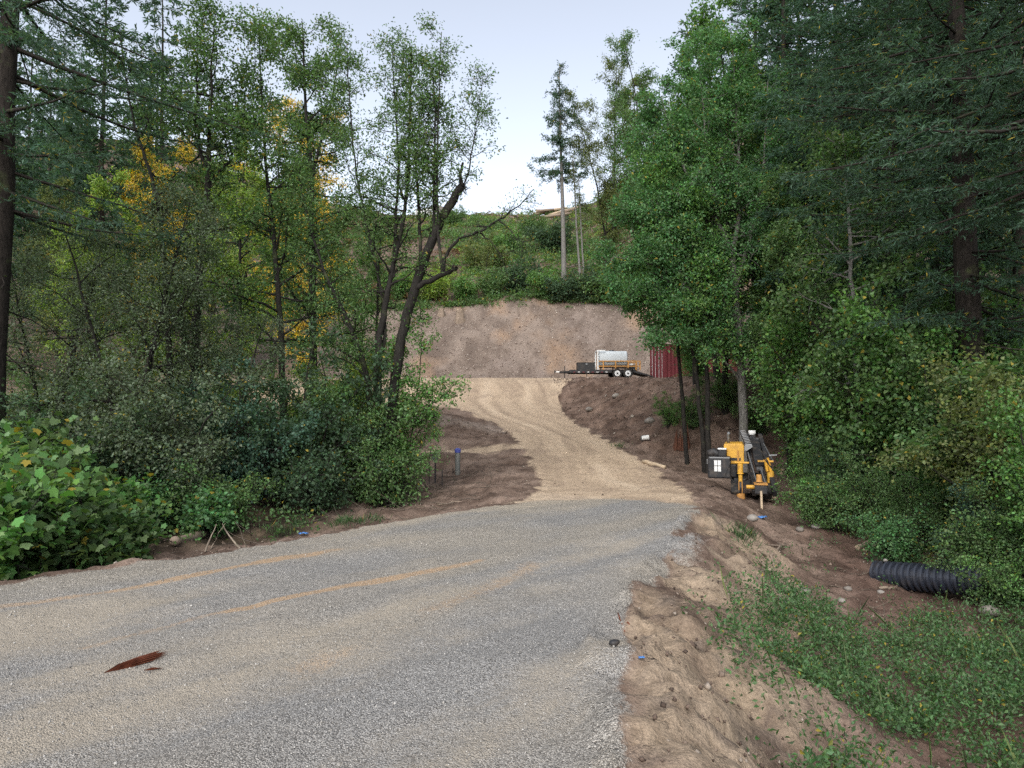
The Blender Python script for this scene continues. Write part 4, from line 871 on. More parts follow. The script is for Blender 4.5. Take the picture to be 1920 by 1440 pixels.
for y_ in (-1.13, 1.13):
    for v in (912, 1046):
        w = MB().tube([(X(v), y_ - .1, .355), (X(v), y_ - .07, .355), (X(v), y_ + .07, .355), (X(v), y_ + .1, .355)], [.31, .355, .355, .31], 28).build('wheel', M_RUB, tr, .01)
        s_ = -1 if y_ < 0 else 1; yo = y_ + s_ * .095
        MB().tube([(X(v), yo, .355), (X(v), yo + s_ * .012, .355)], [.215, .19], 24).build('rim', M_WHITE, w)
        MB().tube([(X(v), yo + s_ * .01, .355), (X(v), yo + s_ * .05, .355)], [.075, .06], 14).build('hub', M_BLACK, w)
        for k in range(8):
            a = k * math.pi / 4; cx, cz = X(v) + .135 * math.cos(a), .355 + .135 * math.sin(a)
            MB().tube([(cx, yo + s_ * .006, cz), (cx, yo + s_ * .016, cz)], .022, 8).build('rim_hole', M_BLACK, w)
    pf = [(X(835), .42), (X(852), .66), (X(872), .755), (X(1090), .755), (X(1108), .66), (X(1112), .52)]
    pf2 = [(x_, z_ - .03) for x_, z_ in pf[::-1]]
    MB().prism(pf + pf2, y_ - .13, y_ + .13).build('fender', M_BLACK, tr)
sb = MB().box(X(418), X(640), -.75, .2, 0, .53)
bx_ = thing('storage_box', (xt, YT, zt + zd), 'black rectangular box on the front of the trailer deck', 'box')
sb.build('body', M_BLACK, bx_, .012); MB().box(X(418) - .02, X(640) + .02, -.77, .22, .531, .575).build('lid', M_BLACK, bx_, .01)
MB().box(X(520), X(545), -.765, -.752, .40, .50).build('latch', M_STEEL, bx_)
tk = thing('water_tank', (xt, YT, zt + zd), 'white plastic tank in a rusty orange frame on the trailer', 'tank')
n_ = 20; zc_, rz_, ry_ = .88, .60, .62
prof = [(X(690), .82), (X(700), 1), (X(870), 1.0), (X(880), .985), (X(1048), .985), (X(1062), .8)]
vs, fs = [], []
for x_, f_ in prof:
    for k in range(n_):
        a = 2 * math.pi * k / n_; ca, sa = math.cos(a), math.sin(a)
        vs.append((x_, -.1 + ry_ * f_ * math.copysign(abs(ca) ** .55, ca), zc_ + rz_ * f_ * math.copysign(abs(sa) ** .55, sa)))
for i in range(len(prof) - 1):
    for k in range(n_): fs.append((i * n_ + k, i * n_ + (k + 1) % n_, (i + 1) * n_ + (k + 1) % n_, (i + 1) * n_ + k))
fs += [tuple(range(n_)), tuple((len(prof) - 1) * n_ + k for k in range(n_))]
MB().add(vs, fs).build('tank_body', M_TANK, tk, .02, True)
MB().tube([(X(868), -.1, zc_ + rz_ - .02), (X(868), -.1, zc_ + rz_ + .07)], [.2, .19], 16).build('filler_cap', M_BLACK, tk)
for z_ in (.66, .28):
    for y_ in (-.80, .60): MB().box(X(685), X(1215), y_ - .035, y_ + .035, z_ - .035, z_ + .035).build('rail', M_ORNG, tk)
for v in (744, 900, 1060, 1158, 1210):
    for y_ in (-.80, .60): MB().box(X(v) - .04, X(v) + .04, y_ - .032, y_ + .032, .002, .62 if v < 1100 else .68).build('post', M_ORNG, tk)
hb = MB().box(X(668), X(682), -.85, -.78, .002, 1.50).box(X(668), X(682), .58, .65, .002, 1.50).box(X(683), X(770), -.85, -.78, 1.43, 1.50).box(X(668), X(682), -.779, .579, 1.43, 1.50)
hb.build('white_headboard', M_WHITE, tk)
pm = thing('pump_unit', (X(1140) + xt, YT, zt + zd), 'small dark pump with hoses behind the white tank', 'pump')
MB().box(-.25, .25, -.35, .2, .002, .40).build('engine_block', M_BLACK, pm, .02)
MB().tube([(-.1, -.1, .4), (-.1, -.1, .52)], [.14, .12], 12).build('air_filter', M_WHITE, pm)
MB().tube([(.1, -.36, .2), (.3, -.5, .3), (.42, -.55, .1), (.3, -.58, .03), (-.2, -.6, .035)], .03, 7).build('hose', M_STEEL, pm)
# plastic sheet lying on the ground beneath the trailer tail
rgs = np.random.default_rng(5); nx_, ny_ = 24, 9; xs_ = np.linspace(PX(1152, 50.4), PX(1212, 50.4), nx_); ys_ = np.linspace(49.2, 50.6, ny_); sx, sy = np.meshgrid(xs_, ys_)
sz = ground_z(sx.ravel(), sy.ravel()).reshape(sx.shape) + .03 + .10 * np.abs(fbm(sx * 2.2, sy * 2.2, 91, 3))
qi = (np.arange(ny_ - 1)[:, None] * nx_ + np.arange(nx_ - 1)).ravel()
o = link('plastic_sheet', mk_mesh('plastic_sheet', np.stack((sx.ravel(), sy.ravel(), sz.ravel()), 1), quads=np.stack((qi, qi + 1, qi + nx_ + 1, qi + nx_), 1), smooth=True), M_GTARP); tag(o, 'crumpled grey plastic sheet on the ground below the trailer wheels', 'plastic sheet')
o.modifiers.new('solid', 'SOLIDIFY').thickness = .01

# ------------------------------------------------------------------ shipping container
YC = 49.5; xc = PX(1247, YC); zc0 = max(gz(xc, YC), zt - .1)
ct = thing('shipping_container', (xc, YC, zc0 - .05), 'dark red shipping container behind the trees right of the trailer', 'container', rz=R(14))
Lc, Wc, Hc = 6.06, 2.44, 2.59
def corr(x0, x1, z0, z1, y_, dep, pitch, flip=1):
    m = MB(); n = int((x1 - x0) / pitch); p = (x1 - x0) / n; pr = []
    for k in range(n):
        b = x0 + k * p; pr += [(b, 0), (b + p * .3, 0), (b + p * .5, dep), (b + p * .8, dep)]
    pr.append((x1, 0)); k = len(pr)
    m.add([(a, y_ + flip * d_, z0) for a, d_ in pr] + [(a, y_ + flip * d_, z1) for a, d_ in pr], [(i, i + 1, i + 1 + k, i + k) for i in range(k - 1)]); return m
corr(.1, Lc - .1, .16, Hc - .11, .012, .036, .28).build('side_wall', M_RED, ct)
corr(.1, Lc - .1, .16, Hc - .11, Wc - .012, .036, .28, -1).build('side_wall', M_RED, ct)
f = MB()
for x_ in (0, Lc - .11):
    for y_ in (0, Wc - .11): f.box(x_, x_ + .11, y_, y_ + .11, .001, Hc)
for z_ in (.002, Hc - .112):
    for y_ in (0.002, Wc - .112): f.box(.111, Lc - .111, y_, y_ + .11, z_, z_ + .11 - .002)
    for x_ in (.002, Lc - .112): f.box(x_, x_ + .10, .111, Wc - .111, z_, z_ + .108)
f.build('corner_frame', M_RED, ct)
MB().box(.05, Lc - .05, .05, Wc - .05, Hc - .06, Hc - .02).build('roof', M_RED, ct)
for y0_, y1_ in ((.115, Wc / 2 - .006), (Wc / 2 + .006, Wc - .115)):
    dr = MB().box(.02, .06, y0_, y1_, .115, Hc - .115).build('door', M_RED, ct)
    for f_ in (.25, .72):
        yb = y0_ + (y1_ - y0_) * f_; MB().tube([(-.012, yb, .14), (-.012, yb, Hc - .14)], .022, 8).build('locking_bar', M_BAR, dr)
    MB().box(.003, .0199, y1_ - .3, y1_ - .06, 1.0, 1.08).build('handle', M_STEEL, dr)

# ------------------------------------------------------------------ directional drill rig in the ditch
YD = 16.6; mR = YD / F_PX / 8.0
zr0 = gz(PX(1392, YD), YD); rig = thing('drill_rig', (PX(1390, YD), YD, zr0), 'yellow and black tracked directional drill rig parked in the ditch by the trees', 'drill rig', rz=-math.atan2(PX(1390, YD), YD))
RX = lambda uu: (uu - 720) * mR
RZ = lambda vv: (1165 - vv) * mR
pod = MB().box(RX(238), RX(560), -.55, .25, RZ(888), RZ(575)).build('engine_pod', M_BLACK, rig, .035)
for uu in (330, 381):
    for vv in (700, 786): MB().box(RX(uu), RX(uu + 43), -.562, -.553, RZ(vv), RZ(vv - 76)).build('white_sticker', M_WHITE, pod)
MB().prism([(RX(440), RZ(860)), (RX(470), RZ(860)), (RX(560), RZ(640)), (RX(535), RZ(640))], -.585, -.556).build('guard_bar', M_BLACK, pod)
MB().box(RX(265), RX(545), -.56, -.50, RZ(594), RZ(576)).box(RX(222), RX(236), -.4, -.36, RZ(690), RZ(615)).build('grab_rail', M_STEEL, pod)
MB().tube([(RX(262), -.2, RZ(574)), (RX(275), -.2, RZ(530)), (RX(320), -.2, RZ(515)), (RX(362), -.2, RZ(532)), (RX(372), -.2, RZ(574))], .10, 12).build('seat', M_BLACK, pod, 0, True)
cn = MB().box(RX(385), RX(495), -.3, -.1, RZ(574), RZ(478)).build('control_console', M_BLACK, rig, .015)
MB().box(RX(376), RX(502), -.32, -.06, RZ(476), RZ(455)).build('console_lid', M_WHITE, cn, .01)
cw = MB().prism([(RX(500), RZ(690)), (RX(745), RZ(690)), (RX(748), RZ(420)), (RX(725), RZ(386)), (RX(475), RZ(395)), (RX(458), RZ(410)), (RX(462), RZ(455)), (RX(500), RZ(490))], -.10, 1.15).build('cowl', M_YEL, rig, .03)
MB().box(RX(560), RX(700), -.112, -.102, RZ(640), RZ(600)).build('vent', M_BLACK, cw)
MB().tube([(RX(525), .35, RZ(400)), (RX(524), .35, RZ(310)), (RX(520), .33, RZ(270)), (RX(533), .28, RZ(228))], [.035, .036, .036, .034], 12).build('exhaust_pipe', M_STEEL, rig, 0, True)
MB().box(RX(540), RX(640), -.35, .9, RZ(880), RZ(690)).build('lower_body', M_BLACK, rig, .03)
for x0_ in (RX(560), RX(985)):
    pr = [(-.7 + .0, .02), (1.5, .02), (1.68, .18), (1.5, .36), (-.7, .36), (-.86, .18)]
    tkx = MB(); n_ = len(pr); tkx.add([(x0_, y_, z_) for y_, z_ in pr] + [(x0_ + .2, y_, z_) for y_, z_ in pr], [tuple(range(n_)), tuple(range(2 * n_ - 1, n_ - 1, -1))] + [(i, (i + 1) % n_, (i + 1) % n_ + n_, i + n_) for i in range(n_)])
    tw = tkx.build('track', M_RUB, rig, .03)
    for k in range(10): MB().box(x0_ - .008, x0_ + .208, -.6 + k * .22, -.52 + k * .22, .361, .385).build('track_lug', M_RUB, tw)
MB().box(RX(600), RX(1010), -.55, 1.3, .30, .46).build('chassis', M_BLACK, rig, .02)
# stabiliser legs
def leg(uu, vt, name_w):
    lg = MB().tube([(RX(uu), -.75, RZ(1075)), (RX(uu), -.75, RZ(915))], [.062, .050], 14).build('stabiliser_leg', M_BLACK, rig, 0, True)
    MB().tube([(RX(uu), -.75, RZ(910)), (RX(uu), -.75, RZ(805))], .044, 14).build('lower_cylinder', M_YEL, lg, .004)
    MB().tube([(RX(uu), -.75, RZ(800)), (RX(uu), -.75, RZ(790)), (RX(uu), -.75, RZ(660)), (RX(uu), -.75, RZ(655))], [.074, .062, .062, .05], 16).build('upper_cylinder', M_YEL, lg)
    MB().tube([(RX(uu), -.75, RZ(1170)), (RX(uu), -.75, RZ(1150)), (RX(uu), -.75, RZ(1090)), (RX(uu), -.75, RZ(1078))], [.085, .10, .095, .065], 18).build('foot', M_ORNG, lg)
    MB().box(RX(uu - 75), RX(uu + 120), -.80, -.70, RZ(652), RZ(630)).build('cross_plate', M_YEL, lg, .008)
    MB().tube([(RX(uu - 28), -.75, RZ(628)), (RX(uu - 28), -.75, RZ(vt))], .022, 10).build('rod', M_ORNG, lg)
    for s_ in (-1, 1): MB().tube([(RX(uu + 22 * s_), -.81, RZ(905)), (RX(uu + 22 * s_), -.81, RZ(1080))], .012, 6).build('guide_rod', M_ORNG, lg)
leg(692, 470, 0)
lg = MB().tube([(RX(1105), -.5, RZ(1060)), (RX(1105), -.5, RZ(935))], .052, 14).build('stabiliser_leg', M_BLACK, rig, 0, True)
MB().tube([(RX(1105), -.5, RZ(930)), (RX(1105), -.5, RZ(890)), (RX(1100), -.5, RZ(780)), (RX(1098), -.5, RZ(775))], [.098, .082, .078, .06], 16).build('upper_cylinder', M_YEL, lg)
MB().tube([(RX(1128), -.5, RZ(1150)), (RX(1124), -.5, RZ(1060))], [.10, .092], 18).build('foot', M_PALE, lg, .008)
MB().bar((RX(1060), -.5, RZ(775)), (RX(1030), -.42, RZ(600)), .05, .05).bar((RX(1110), -.5, RZ(775)), (RX(1062), -.42, RZ(580)), .05, .05).box(RX(930), RX(1145), -.47, -.40, RZ(640), RZ(615)).build('arm', M_YEL, lg, .008)
# inclined drill carriage (mast)
def mast(uu, vv, y_): return (RX(uu), y_, RZ(vv))
ms = MB()
for ub, ut in ((850, 790), (1010, 880), (1120, 985)): ms.bar(mast(ub + 30, 1060, -.95), mast(ut, 290, .9), .10, .16)
mo = ms.build('mast', M_BLACK, rig, .012)
for (ub, vb), (ut, vt), y0_, y1_ in (((1045, 1000), (850, 305), -1.04, .80), ((1150, 640), (985, 315), -.20, .78), ((905, 900), (800, 520), -.98, -.05)):
    MB().bar(mast(ub, vb, y0_), mast(ut, vt, y1_), .022, .03).build('guide_rail', M_STEEL, mo)
MB().bar(mast(960, 700, -.35), mast(900, 330, .72), .22, .10).build('rod_box', M_BLACK, mo, .02)
for k in range(4): MB().tube([mast(930 + 22 * k, 760, -.42), mast(885 + 22 * k, 330, .66)], .024, 8).build('drill_rod', M_STEEL, mo)
MB().tube([mast(870, 275, .88), mast(872, 240, .88), mast(872, 205, .88)], [.075, .092, .085], 16).build('motor_cap', M_WHITE, mo, .006)
MB().bar(mast(1090, 548, -.2), mast(1200, 542, -.2), .035, .03).build('side_handle', M_STEEL, mo)
lad = MB().bar(mast(692, 205, .35), mast(765, 388, .10), .02, .04).bar(mast(768, 196, .35), mast(848, 372, .10), .02, .04).build('cable_chain', M_BLACK, rig)
for k in range(9):
    f_ = k / 8; MB().bar(mast(692 + 73 * f_, 208 + 178 * f_, .33 - .25 * f_), mast(768 + 80 * f_, 199 + 171 * f_, .33 - .25 * f_), .03, .018).build('chain_link', M_STEEL, lad)
MB().prism([(RX(745), RZ(490)), (RX(780), RZ(505)), (RX(872), RZ(440)), (RX(858), RZ(392)), (RX(770), RZ(398)), (RX(748), RZ(440))], -.02, .28).build('chute', M_STEEL, rig, .008)
vs_ = MB().box(RX(878), RX(1042), -1.18, -.86, RZ(1052), RZ(930)).build('vise', M_BLACK, rig, .015)
MB().tube([mast(940, 890, -1.05), mast(940, 870, -1.05), mast(937, 800, -1.03), mast(937, 790, -1.03)], [.075, .062, .058, .05], 16).build('vise_cap', M_ORNG, vs_)
MB().tube([mast(770, 972, -.95), mast(885, 970, -.95)], .045, 14).build('vise_cylinder', M_YEL, vs_, .004)
MB().box(RX(870), RX(1050), -1.20, -.9, RZ(929), RZ(905)).build('vise_plate', M_ORNG, vs_, .006)
q = on_ground(1300 + 1028 / 8, 790 + 1300 / 8); tip = Matrix.Rotation(-rig.rotation_euler.z, 3, 'Z') @ (Vector(q) - Vector(rig.location))
MB().tube([mast(962, 985, -1.12), tuple(tip + Vector((0, 0, -.05)))], .026, 10).build('drill_pipe', M_PALE, rig)
for k, (a, b) in enumerate((((800, 760), (870, 1000)), ((820, 700), (880, 930)), ((1000, 560), (1120, 720)), ((760, 900), (800, 760)), ((540, 860), (640, 930)), ((980, 480), (1070, 640)))):
    p0, p1 = Vector(mast(*a, -.6)), Vector(mast(*b, -.85)); mid = (p0 + p1) / 2 + Vector((.04, -.12, -.05)); MB().tube([p0, (p0 + mid) / 2, mid, (p1 + mid) / 2, p1], .014, 6).build('hydraulic_hose', M_RUB, rig)

# ------------------------------------------------------------------ well head, meter post, culvert, bucket
def place(px_, py_): return on_ground(px_, py_)
q = place(858, 889); wl = thing('well_casing', tuple(q), 'grey steel well casing with a blue cap in front of the spoil mound', 'well')
MB().tube([(0, 0, -.2), (0, 0, .70)], .080, 20).build('casing', M_CAST, wl, .003, True)
cp_ = MB().tube([(0, 0, .64), (0, 0, .735), (0, 0, .75), (0, 0, .775)], [.094, .094, .075, .03], 20).build('cap', M_BLUE, wl, .004)
for k in range(4): a = k * math.pi / 2 + .4; MB().tube([(.08 * math.cos(a), .08 * math.sin(a), .735), (.08 * math.cos(a), .08 * math.sin(a), .76)], .012, 6).build('bolt', M_STEEL, cp_)
MB().tube([(-.14, 0, -.1), (-.14, 0, .26)], .012, 6).build('stake', M_BLACK, wl)
q = place(816, 905); mp = thing('meter_post', tuple(q), 'thin dark post carrying a small grey electrical box left of the well casing', 'post')
MB().box(-.02, .02, -.02, .02, -.2, .72).build('post', M_BLACK, mp)
eb = MB().box(-.09, .07, -.075, -.022, .62, .85).build('electrical_box', M_GALV, mp, .008); MB().tube([(.02, -.078, .76), (.02, -.1, .76)], .025, 10).build('knob', M_WHITE, eb)
MB().tube([(-.05, -.03, .86), (-.06, -.03, .92), (-.12, -.02, .9), (-.16, 0, .7), (-.17, 0, .2), (-.16, 0, -.1)], .012, 6).build('cable', M_BLACK, mp)
q = place(829, 911); tag(MB().box(-.012, .012, -.012, .012, -.15, .42).build('stake', M_BLACK, None, 0, False, tuple(q)), 'thin dark stake in the soil in front of the meter post', 'stake')
# corrugated culvert
cu = thing('culvert_pipe', (5.75, 10.35, gz(5.75, 10.35)), 'black corrugated plastic culvert pipe lying half buried in the ditch', 'pipe')
A0, A1 = Vector(P(1640, 1076, 10.75)), Vector(P(1850, 1092, 9.5)); base = Vector(cu.location); A0 -= base; A1 -= base
ax = (A1 - A0); Lp = ax.length; ax.normalize(); npt = 17; pts, rad = [], []
for k in range(npt):
    for t_, r_ in ((0, .162), (.24, .162), (.34, .205), (.66, .205), (.76, .162)): pts.append(A0 + ax * (Lp * (k + t_) / npt)); rad.append(r_)
pts.append(A1); rad.append(.162)
MB().tube(pts, rad, 36, False).build('corrugated_wall', M_PIPE, cu)
MB().tube([A1, A0], .152, 28, False).build('liner', M_PIPE, cu)
q = place(1210, 826); bk_ = thing('bucket', tuple(q), 'small white and dark container lying on the toe of the fill bank', 'bucket')
MB().tube([(-.14, 0, .08), (.12, 0, .11)], [.075, .09], 16).build('body', M_WHITE, bk_); MB().tube([(-.16, 0, .08), (-.142, 0, .08)], [.085, .085], 16).build('lid', M_GALV, bk_)

# ------------------------------------------------------------------ house and van on the ridge
YH = 136.0; xh = PX(818, YH); zh_ = gz(xh, YH); hs_ = thing('house', (xh, YH, zh_), 'small cream house with low grey roof on the ridge skyline', 'house')
MB().box(-3.2, 3.2, 0, 6, 0, 2.3).build('wall', M_CREAM, hs_)
MB().prism([(-3.6, 2.3), (3.6, 2.3), (0, 3.6)], -.4, 6.4).build('roof', M_ROOF, hs_)
for x_ in (-1.8, 1.4):
    wdw = MB().box(x_ - .55, x_ + .55, -.06, -.002, .9, 1.9).build('window', M_WHITE, hs_); MB().box(x_ - .45, x_ + .45, -.075, -.061, 1.0, 1.8).build('pane', M_GLASS, wdw)
MB().box(-.45, .45, -.05, -.002, .02, 2.0).build('door', M_WHITE, hs_)
YV = 133; xv = PX(800, YV); vn = thing('van', (xv, YV, gz(xv, YV)), 'white van parked in front of the house on the ridge', 'van')
MB().prism([(-2.3, .35), (2.2, .35), (2.25, .95), (1.6, 1.1), (1.0, 1.85), (-2.25, 1.9)], -.9, .9).build('body', M_WHITE, vn, .06)
MB().box(.35, 1.0, -.915, -.902, 1.15, 1.65).build('side_window', M_GLASS, vn)
for x_ in (-1.4, 1.45):
    for y_ in (-.85, .85): MB().tube([(x_, y_ - .1, .34), (x_, y_ + .1, .34)], .34, 18).build('wheel', M_RUB, vn)

# ------------------------------------------------------------------ logs, stumps, rocks and scraps
def log(name, a, b, r0, r1, label, mat=M_WOOD, cat='log', n=9, wob=.03, lift=.6, ends=True):
    a, b = np.array(a, float), np.array(b, float); rg_ = np.random.default_rng(int(abs(a[0] * 977 + b[1] * 31) * 10) % 99991)
    t = np.linspace(0, 1, n)[:, None]; pts = a + (b - a) * t + rg_.normal(0, wob, (n, 3)) * np.array((1, 1, .6)) * np.linalg.norm(b - a) * .3
    o = thing(name, tuple(pts[0]), label, cat); m = MB().tube([tuple(p - pts[0]) for p in pts], list(np.linspace(r0, r1, n) * rg_.uniform(.88, 1.12, n)), 9)
    m.build('shaft', mat, o, 0, True)
    if ends:
        d = nrm(pts[0] - pts[1]); MB().tube([tuple(d * -.01), tuple(d * .006)], r0 * .97, 10).build('cut_end', M_PALE, o)
    return o, pts
def px_log(name, p0, p1, r0, r1, label, **kw):
    a, b = on_ground(*p0), on_ground(*p1); a[2] += r0 * .6; b[2] += r1 * .6; return log(name, a, b, r0, r1, label, **kw)
lg_, pts = px_log('fallen_log', (322, 1028), (442, 978), .07, .11, 'weathered grey fallen log at the road edge near the thimbleberries', ends=False, wob=.05)
for a, b, L in (((385, 1035), (386, 985), 0), ((395, 1030), (425, 990), 0), ((450, 1028), (436, 975), 0), ((405, 1000), (350, 985), 0)):
    g = Veg(a[0]); q0, q1 = on_ground(*a), P(*b, on_ground(*a)[1]); g.wood(g.path(q0 - np.array(lg_.location), q1 - q0, np.linalg.norm(q1 - q0) * 1.1, 5, .12), .014, .005, 5); link('side_branch', g.wood_mesh('side_branch'), BARK, lg_, color=(.28, .23, .18))
px_log('fallen_branch', (545, 928), (742, 912), .028, .02, 'long grey fallen branch along the foot of the dark shrubs', cat='branch', ends=False, wob=.03)
px_log('fallen_branch', (572, 945), (616, 936), .03, .022, 'short pale forked piece of branch on the litter', cat='branch', ends=False, wob=.06, mat=M_PALE)
px_log('fallen_branch', (820, 948), (880, 936), .015, .008, 'thin curved dark branch on the bare soil left of the track', cat='branch', ends=False, wob=.08)
for (a, b, r_, lb) in (((800, 922), (738, 850), .03, 'thick mossy pole leaning out of the brush at the tree base'), ((806, 918), (756, 840), .022, 'thin pole leaning beside the mossy one at the tree base'), ((790, 922), (722, 868), .02, 'lowest bare pole slanting from the brush at the tree base')):
    q0 = on_ground(*a); q1 = P(*b, q0[1] - .3); log('leaning_pole', q0, q1, r_, r_ * .6, lb, cat='pole', ends=False, wob=.04)
px_log('split_timber', (1608, 1030), (1652, 1010), .05, .045, 'grey split timber lying in the ditch below the shrubs', wob=.02)
px_log('split_timber', (1622, 1033), (1655, 1018), .04, .03, 'shorter split timber in front of the grey one', wob=.02)
px_log('pale_log', (1208, 869), (1246, 879), .08, .06, 'pale debarked log at the toe of the fill bank', mat=M_PALE)
px_log('root', (1432, 1066), (1448, 1010), .022, .015, 'upright forked grey root at the foot of the sand bank', cat='root', ends=False, wob=.10)
px_log('root', (1425, 1045), (1475, 1020), .02, .012, 'twisted root lying in the ditch below the sand bank', cat='root', ends=False, wob=.10)
px_log('root', (1655, 1108), (1700, 1100), .02, .012, 'curved root just in front of the culvert pipe', cat='root', ends=False, wob=.10)
px_log('mossy_log', (1466, 890), (1492, 872), .12, .10, 'mossy log end right of the drill rig', wob=.01)
for (a, b, Yl, r0_, r1_, lb) in (
    ((1060, 444), (1084, 440), 0, .42, .38, 'thick pale log behind the tall fir trunk on the hill'), ((1066, 450), (1092, 448), 0, .22, .2, 'thin pale log just under the thick hillside log'),
    ((905, 517), (928, 515), 0, .5, .48, 'short thick grey log on the hillside left of the dark little tree'), ((1007, 494), (1036, 488), 0, .28, .22, 'grey log lying in the brush left of the tall fir'),
    ((1012, 484), (1036, 480), 0, .16, .12, 'thin pale pole above the grey hillside log'), ((985, 424), (1018, 410), 0, .18, .14, 'pale log in the brush pile high on the hill'), ((988, 418), (1014, 414), 0, .14, .1, 'thin log in the brush pile high on the hill')):
    px_log('hillside_log', a, b, r0_, r1_, lb, wob=.01, n=4)
rgl = np.random.default_rng(77)
for k, (xa, xb, dz, col_) in enumerate(((1000, 1052, .5, M_WOOD), (1012, 1066, 1.0, M_PALE), (1030, 1088, .45, M_PALE), (1006, 1040, 1.45, M_WOOD), (1048, 1100, .9, M_WOOD), (1018, 1075, .2, M_WOOD))):
    Yl = 129 - k * .6; a = np.array((PX(xa, Yl), Yl, 0.)); b = np.array((PX(xb, Yl), Yl + 1.0, 0.)); a[2] = gz(a[0], a[1]) + dz; b[2] = gz(b[0], b[1]) + dz * .8 + .3
    log('ridge_log', a, b, .32, .22, ('lowest grey log', 'pale upper log', 'pale brown lower log', 'topmost grey log', 'rightmost grey log', 'half buried bottom log')[k] + ' in the log pile on the ridge skyline', mat=col_, wob=.01, n=4)
# stumps on the bank top
def stump(px_, py_, Y0, r_, h_, label, mat, jag=.06):
    q = on_ground(px_, py_); o = thing('stump', tuple(q), label, 'stump'); n = 18; rg_ = np.random.default_rng(px_)
    V, F_ = [], []; rows = [(-1.0, 1.5), (.0, 1.3), (.15 * h_, 1.08), (.6 * h_, .98), (h_, .95)]
    for i, (z_, f_) in enumerate(rows):
        for k in range(n):
            a = 2 * math.pi * k / n; rr = r_ * f_ * (1 + .10 * math.sin(3 * a + px_) + rg_.normal(0, .035)); V.append((rr * math.cos(a), rr * math.sin(a), z_ + (rg_.normal(0, jag) * h_ if i == 4 else 0)))
    for i in range(4):
        for k in range(n): F_.append((i * n + k, i * n + (k + 1) % n, (i + 1) * n + (k + 1) % n, (i + 1) * n + k))
    MB().add(V, F_).build('trunk_base', mat, o)
    MB().add([v for v in V[-n:]], [tuple(range(n))]).build('cut_face', M_PALE, o, 0, False, (0, 0, .004)); return o
stump(828, 590, 68, .30, .6, 'small pale cut stump, left of two on the bank top', M_WOOD); stump(862, 600, 67, .40, .95, 'larger cut stump, right of two on the bank top', M_WOOD)
q = on_ground(1278, 838); o = thing('rotten_stump', tuple(q), 'tall jagged reddish rotten stump behind the slim dark trunk', 'stump')
g = Veg(503)
for k in range(16):
    a = k * 2 * math.pi / 16; r_ = .20 + g.r.normal(0, .05); h_ = g.r.uniform(.15, .75) * (1.0 if k % 5 else 1.25); b_ = np.array((r_ * math.cos(a), r_ * math.sin(a), -.1)); g.wood(np.array([b_ * 1.25, b_ + (0, 0, h_ * .5), b_ * .92 + (0, 0, h_)]), .06, .008, 5)
M_ROT = mat_plain('rotten_wood', (.115, .052, .034), .9, 0, .1, .7, (.05, .03, .022), 12, .8)
link('rotten_wood', g.wood_mesh('rotten_wood'), M_ROT, o)
MB().tube([(0, 0, -.1), (0, 0, .3)], [.24, .15], 10).build('heartwood', M_ROT, o)
# rocks
def rock(px_, py_, r_, label, flat=.7, dx=0.0, name='rock'):
    q = on_ground(px_, py_); rg_ = np.random.default_rng(px_ * 7 + py_); import bmesh
    bm = bmesh.new(); bmesh.ops.create_icosphere(bm, subdivisions=2, radius=1.0)
    for v in bm.verts:
        c_ = v.co; f_ = 1 + .35 * (float(fbm(np.array([c_.x * 1.1 + px_]), np.array([c_.y * 1.1 + c_.z * 1.7]), 3, 2)[0])); v.co = Vector((c_.x * 1.15, c_.y * .9, c_.z * flat)) * r_ * f_
    me = bpy.data.meshes.new(name); bm.to_mesh(me); bm.free(); me.attributes.new('rnd', 'FLOAT', 'POINT').data.foreach_set('value', np.full(len(me.vertices), rg_.random(), np.float32)); me.polygons.foreach_set('use_smooth', np.ones(len(me.polygons), bool))
    o = link(name, me, M_ROCK, None, (q[0], q[1], q[2] + r_ * flat * .35)); o.rotation_euler.z = rg_.uniform(0, 6); return tag(o, label, 'rock', 'loose rocks')
for a in ((1410, 975, .10, 'round pale rock beside the blue scrap below the drill rig'), (1509, 1112, .075, 'flat pale stone left of the lower ditch weeds'), (1578, 1128, .05, 'small pale stone below the flat ditch stone'), (1590, 1106, .055, 'pale stone between the flat stone and the culvert root'), (1478, 1133, .05, 'pale stone at the foot of the sand bank'),
          (1722, 1028, .09, 'rounded grey rock just behind the culvert pipe'), (1855, 1150, .10, 'half hidden rock among the right hand weeds'), (1530, 990, .09, 'flat stone at the edge of the right hand shrubs'), (1500, 995, .08, 'grey stone left of the flat one by the shrubs'), (1652, 1112, .05, 'small round stone by the culvert root'),
          (1657, 1056, .035, 'small stone resting on top of the culvert pipe'), (1155, 745, .22, 'large clod of rock high on the fill bank'), (1218, 792, .2, 'brown rock in the middle of the fill bank'), (1105, 770, .18, 'brown rock on the fill bank beside the track bend'), (1152, 1208, .035, 'dark stone on the sandy shoulder at the bottom')):
    rk = rock(*a)
    if 'on top' in a[3]: rk.location = tuple(Vector(cu.location) + A0 + ax * .16 + Vector((0, -.02, .225)))
    if 'dark stone' in a[3]: rk.data.materials[0] = M_BLACK
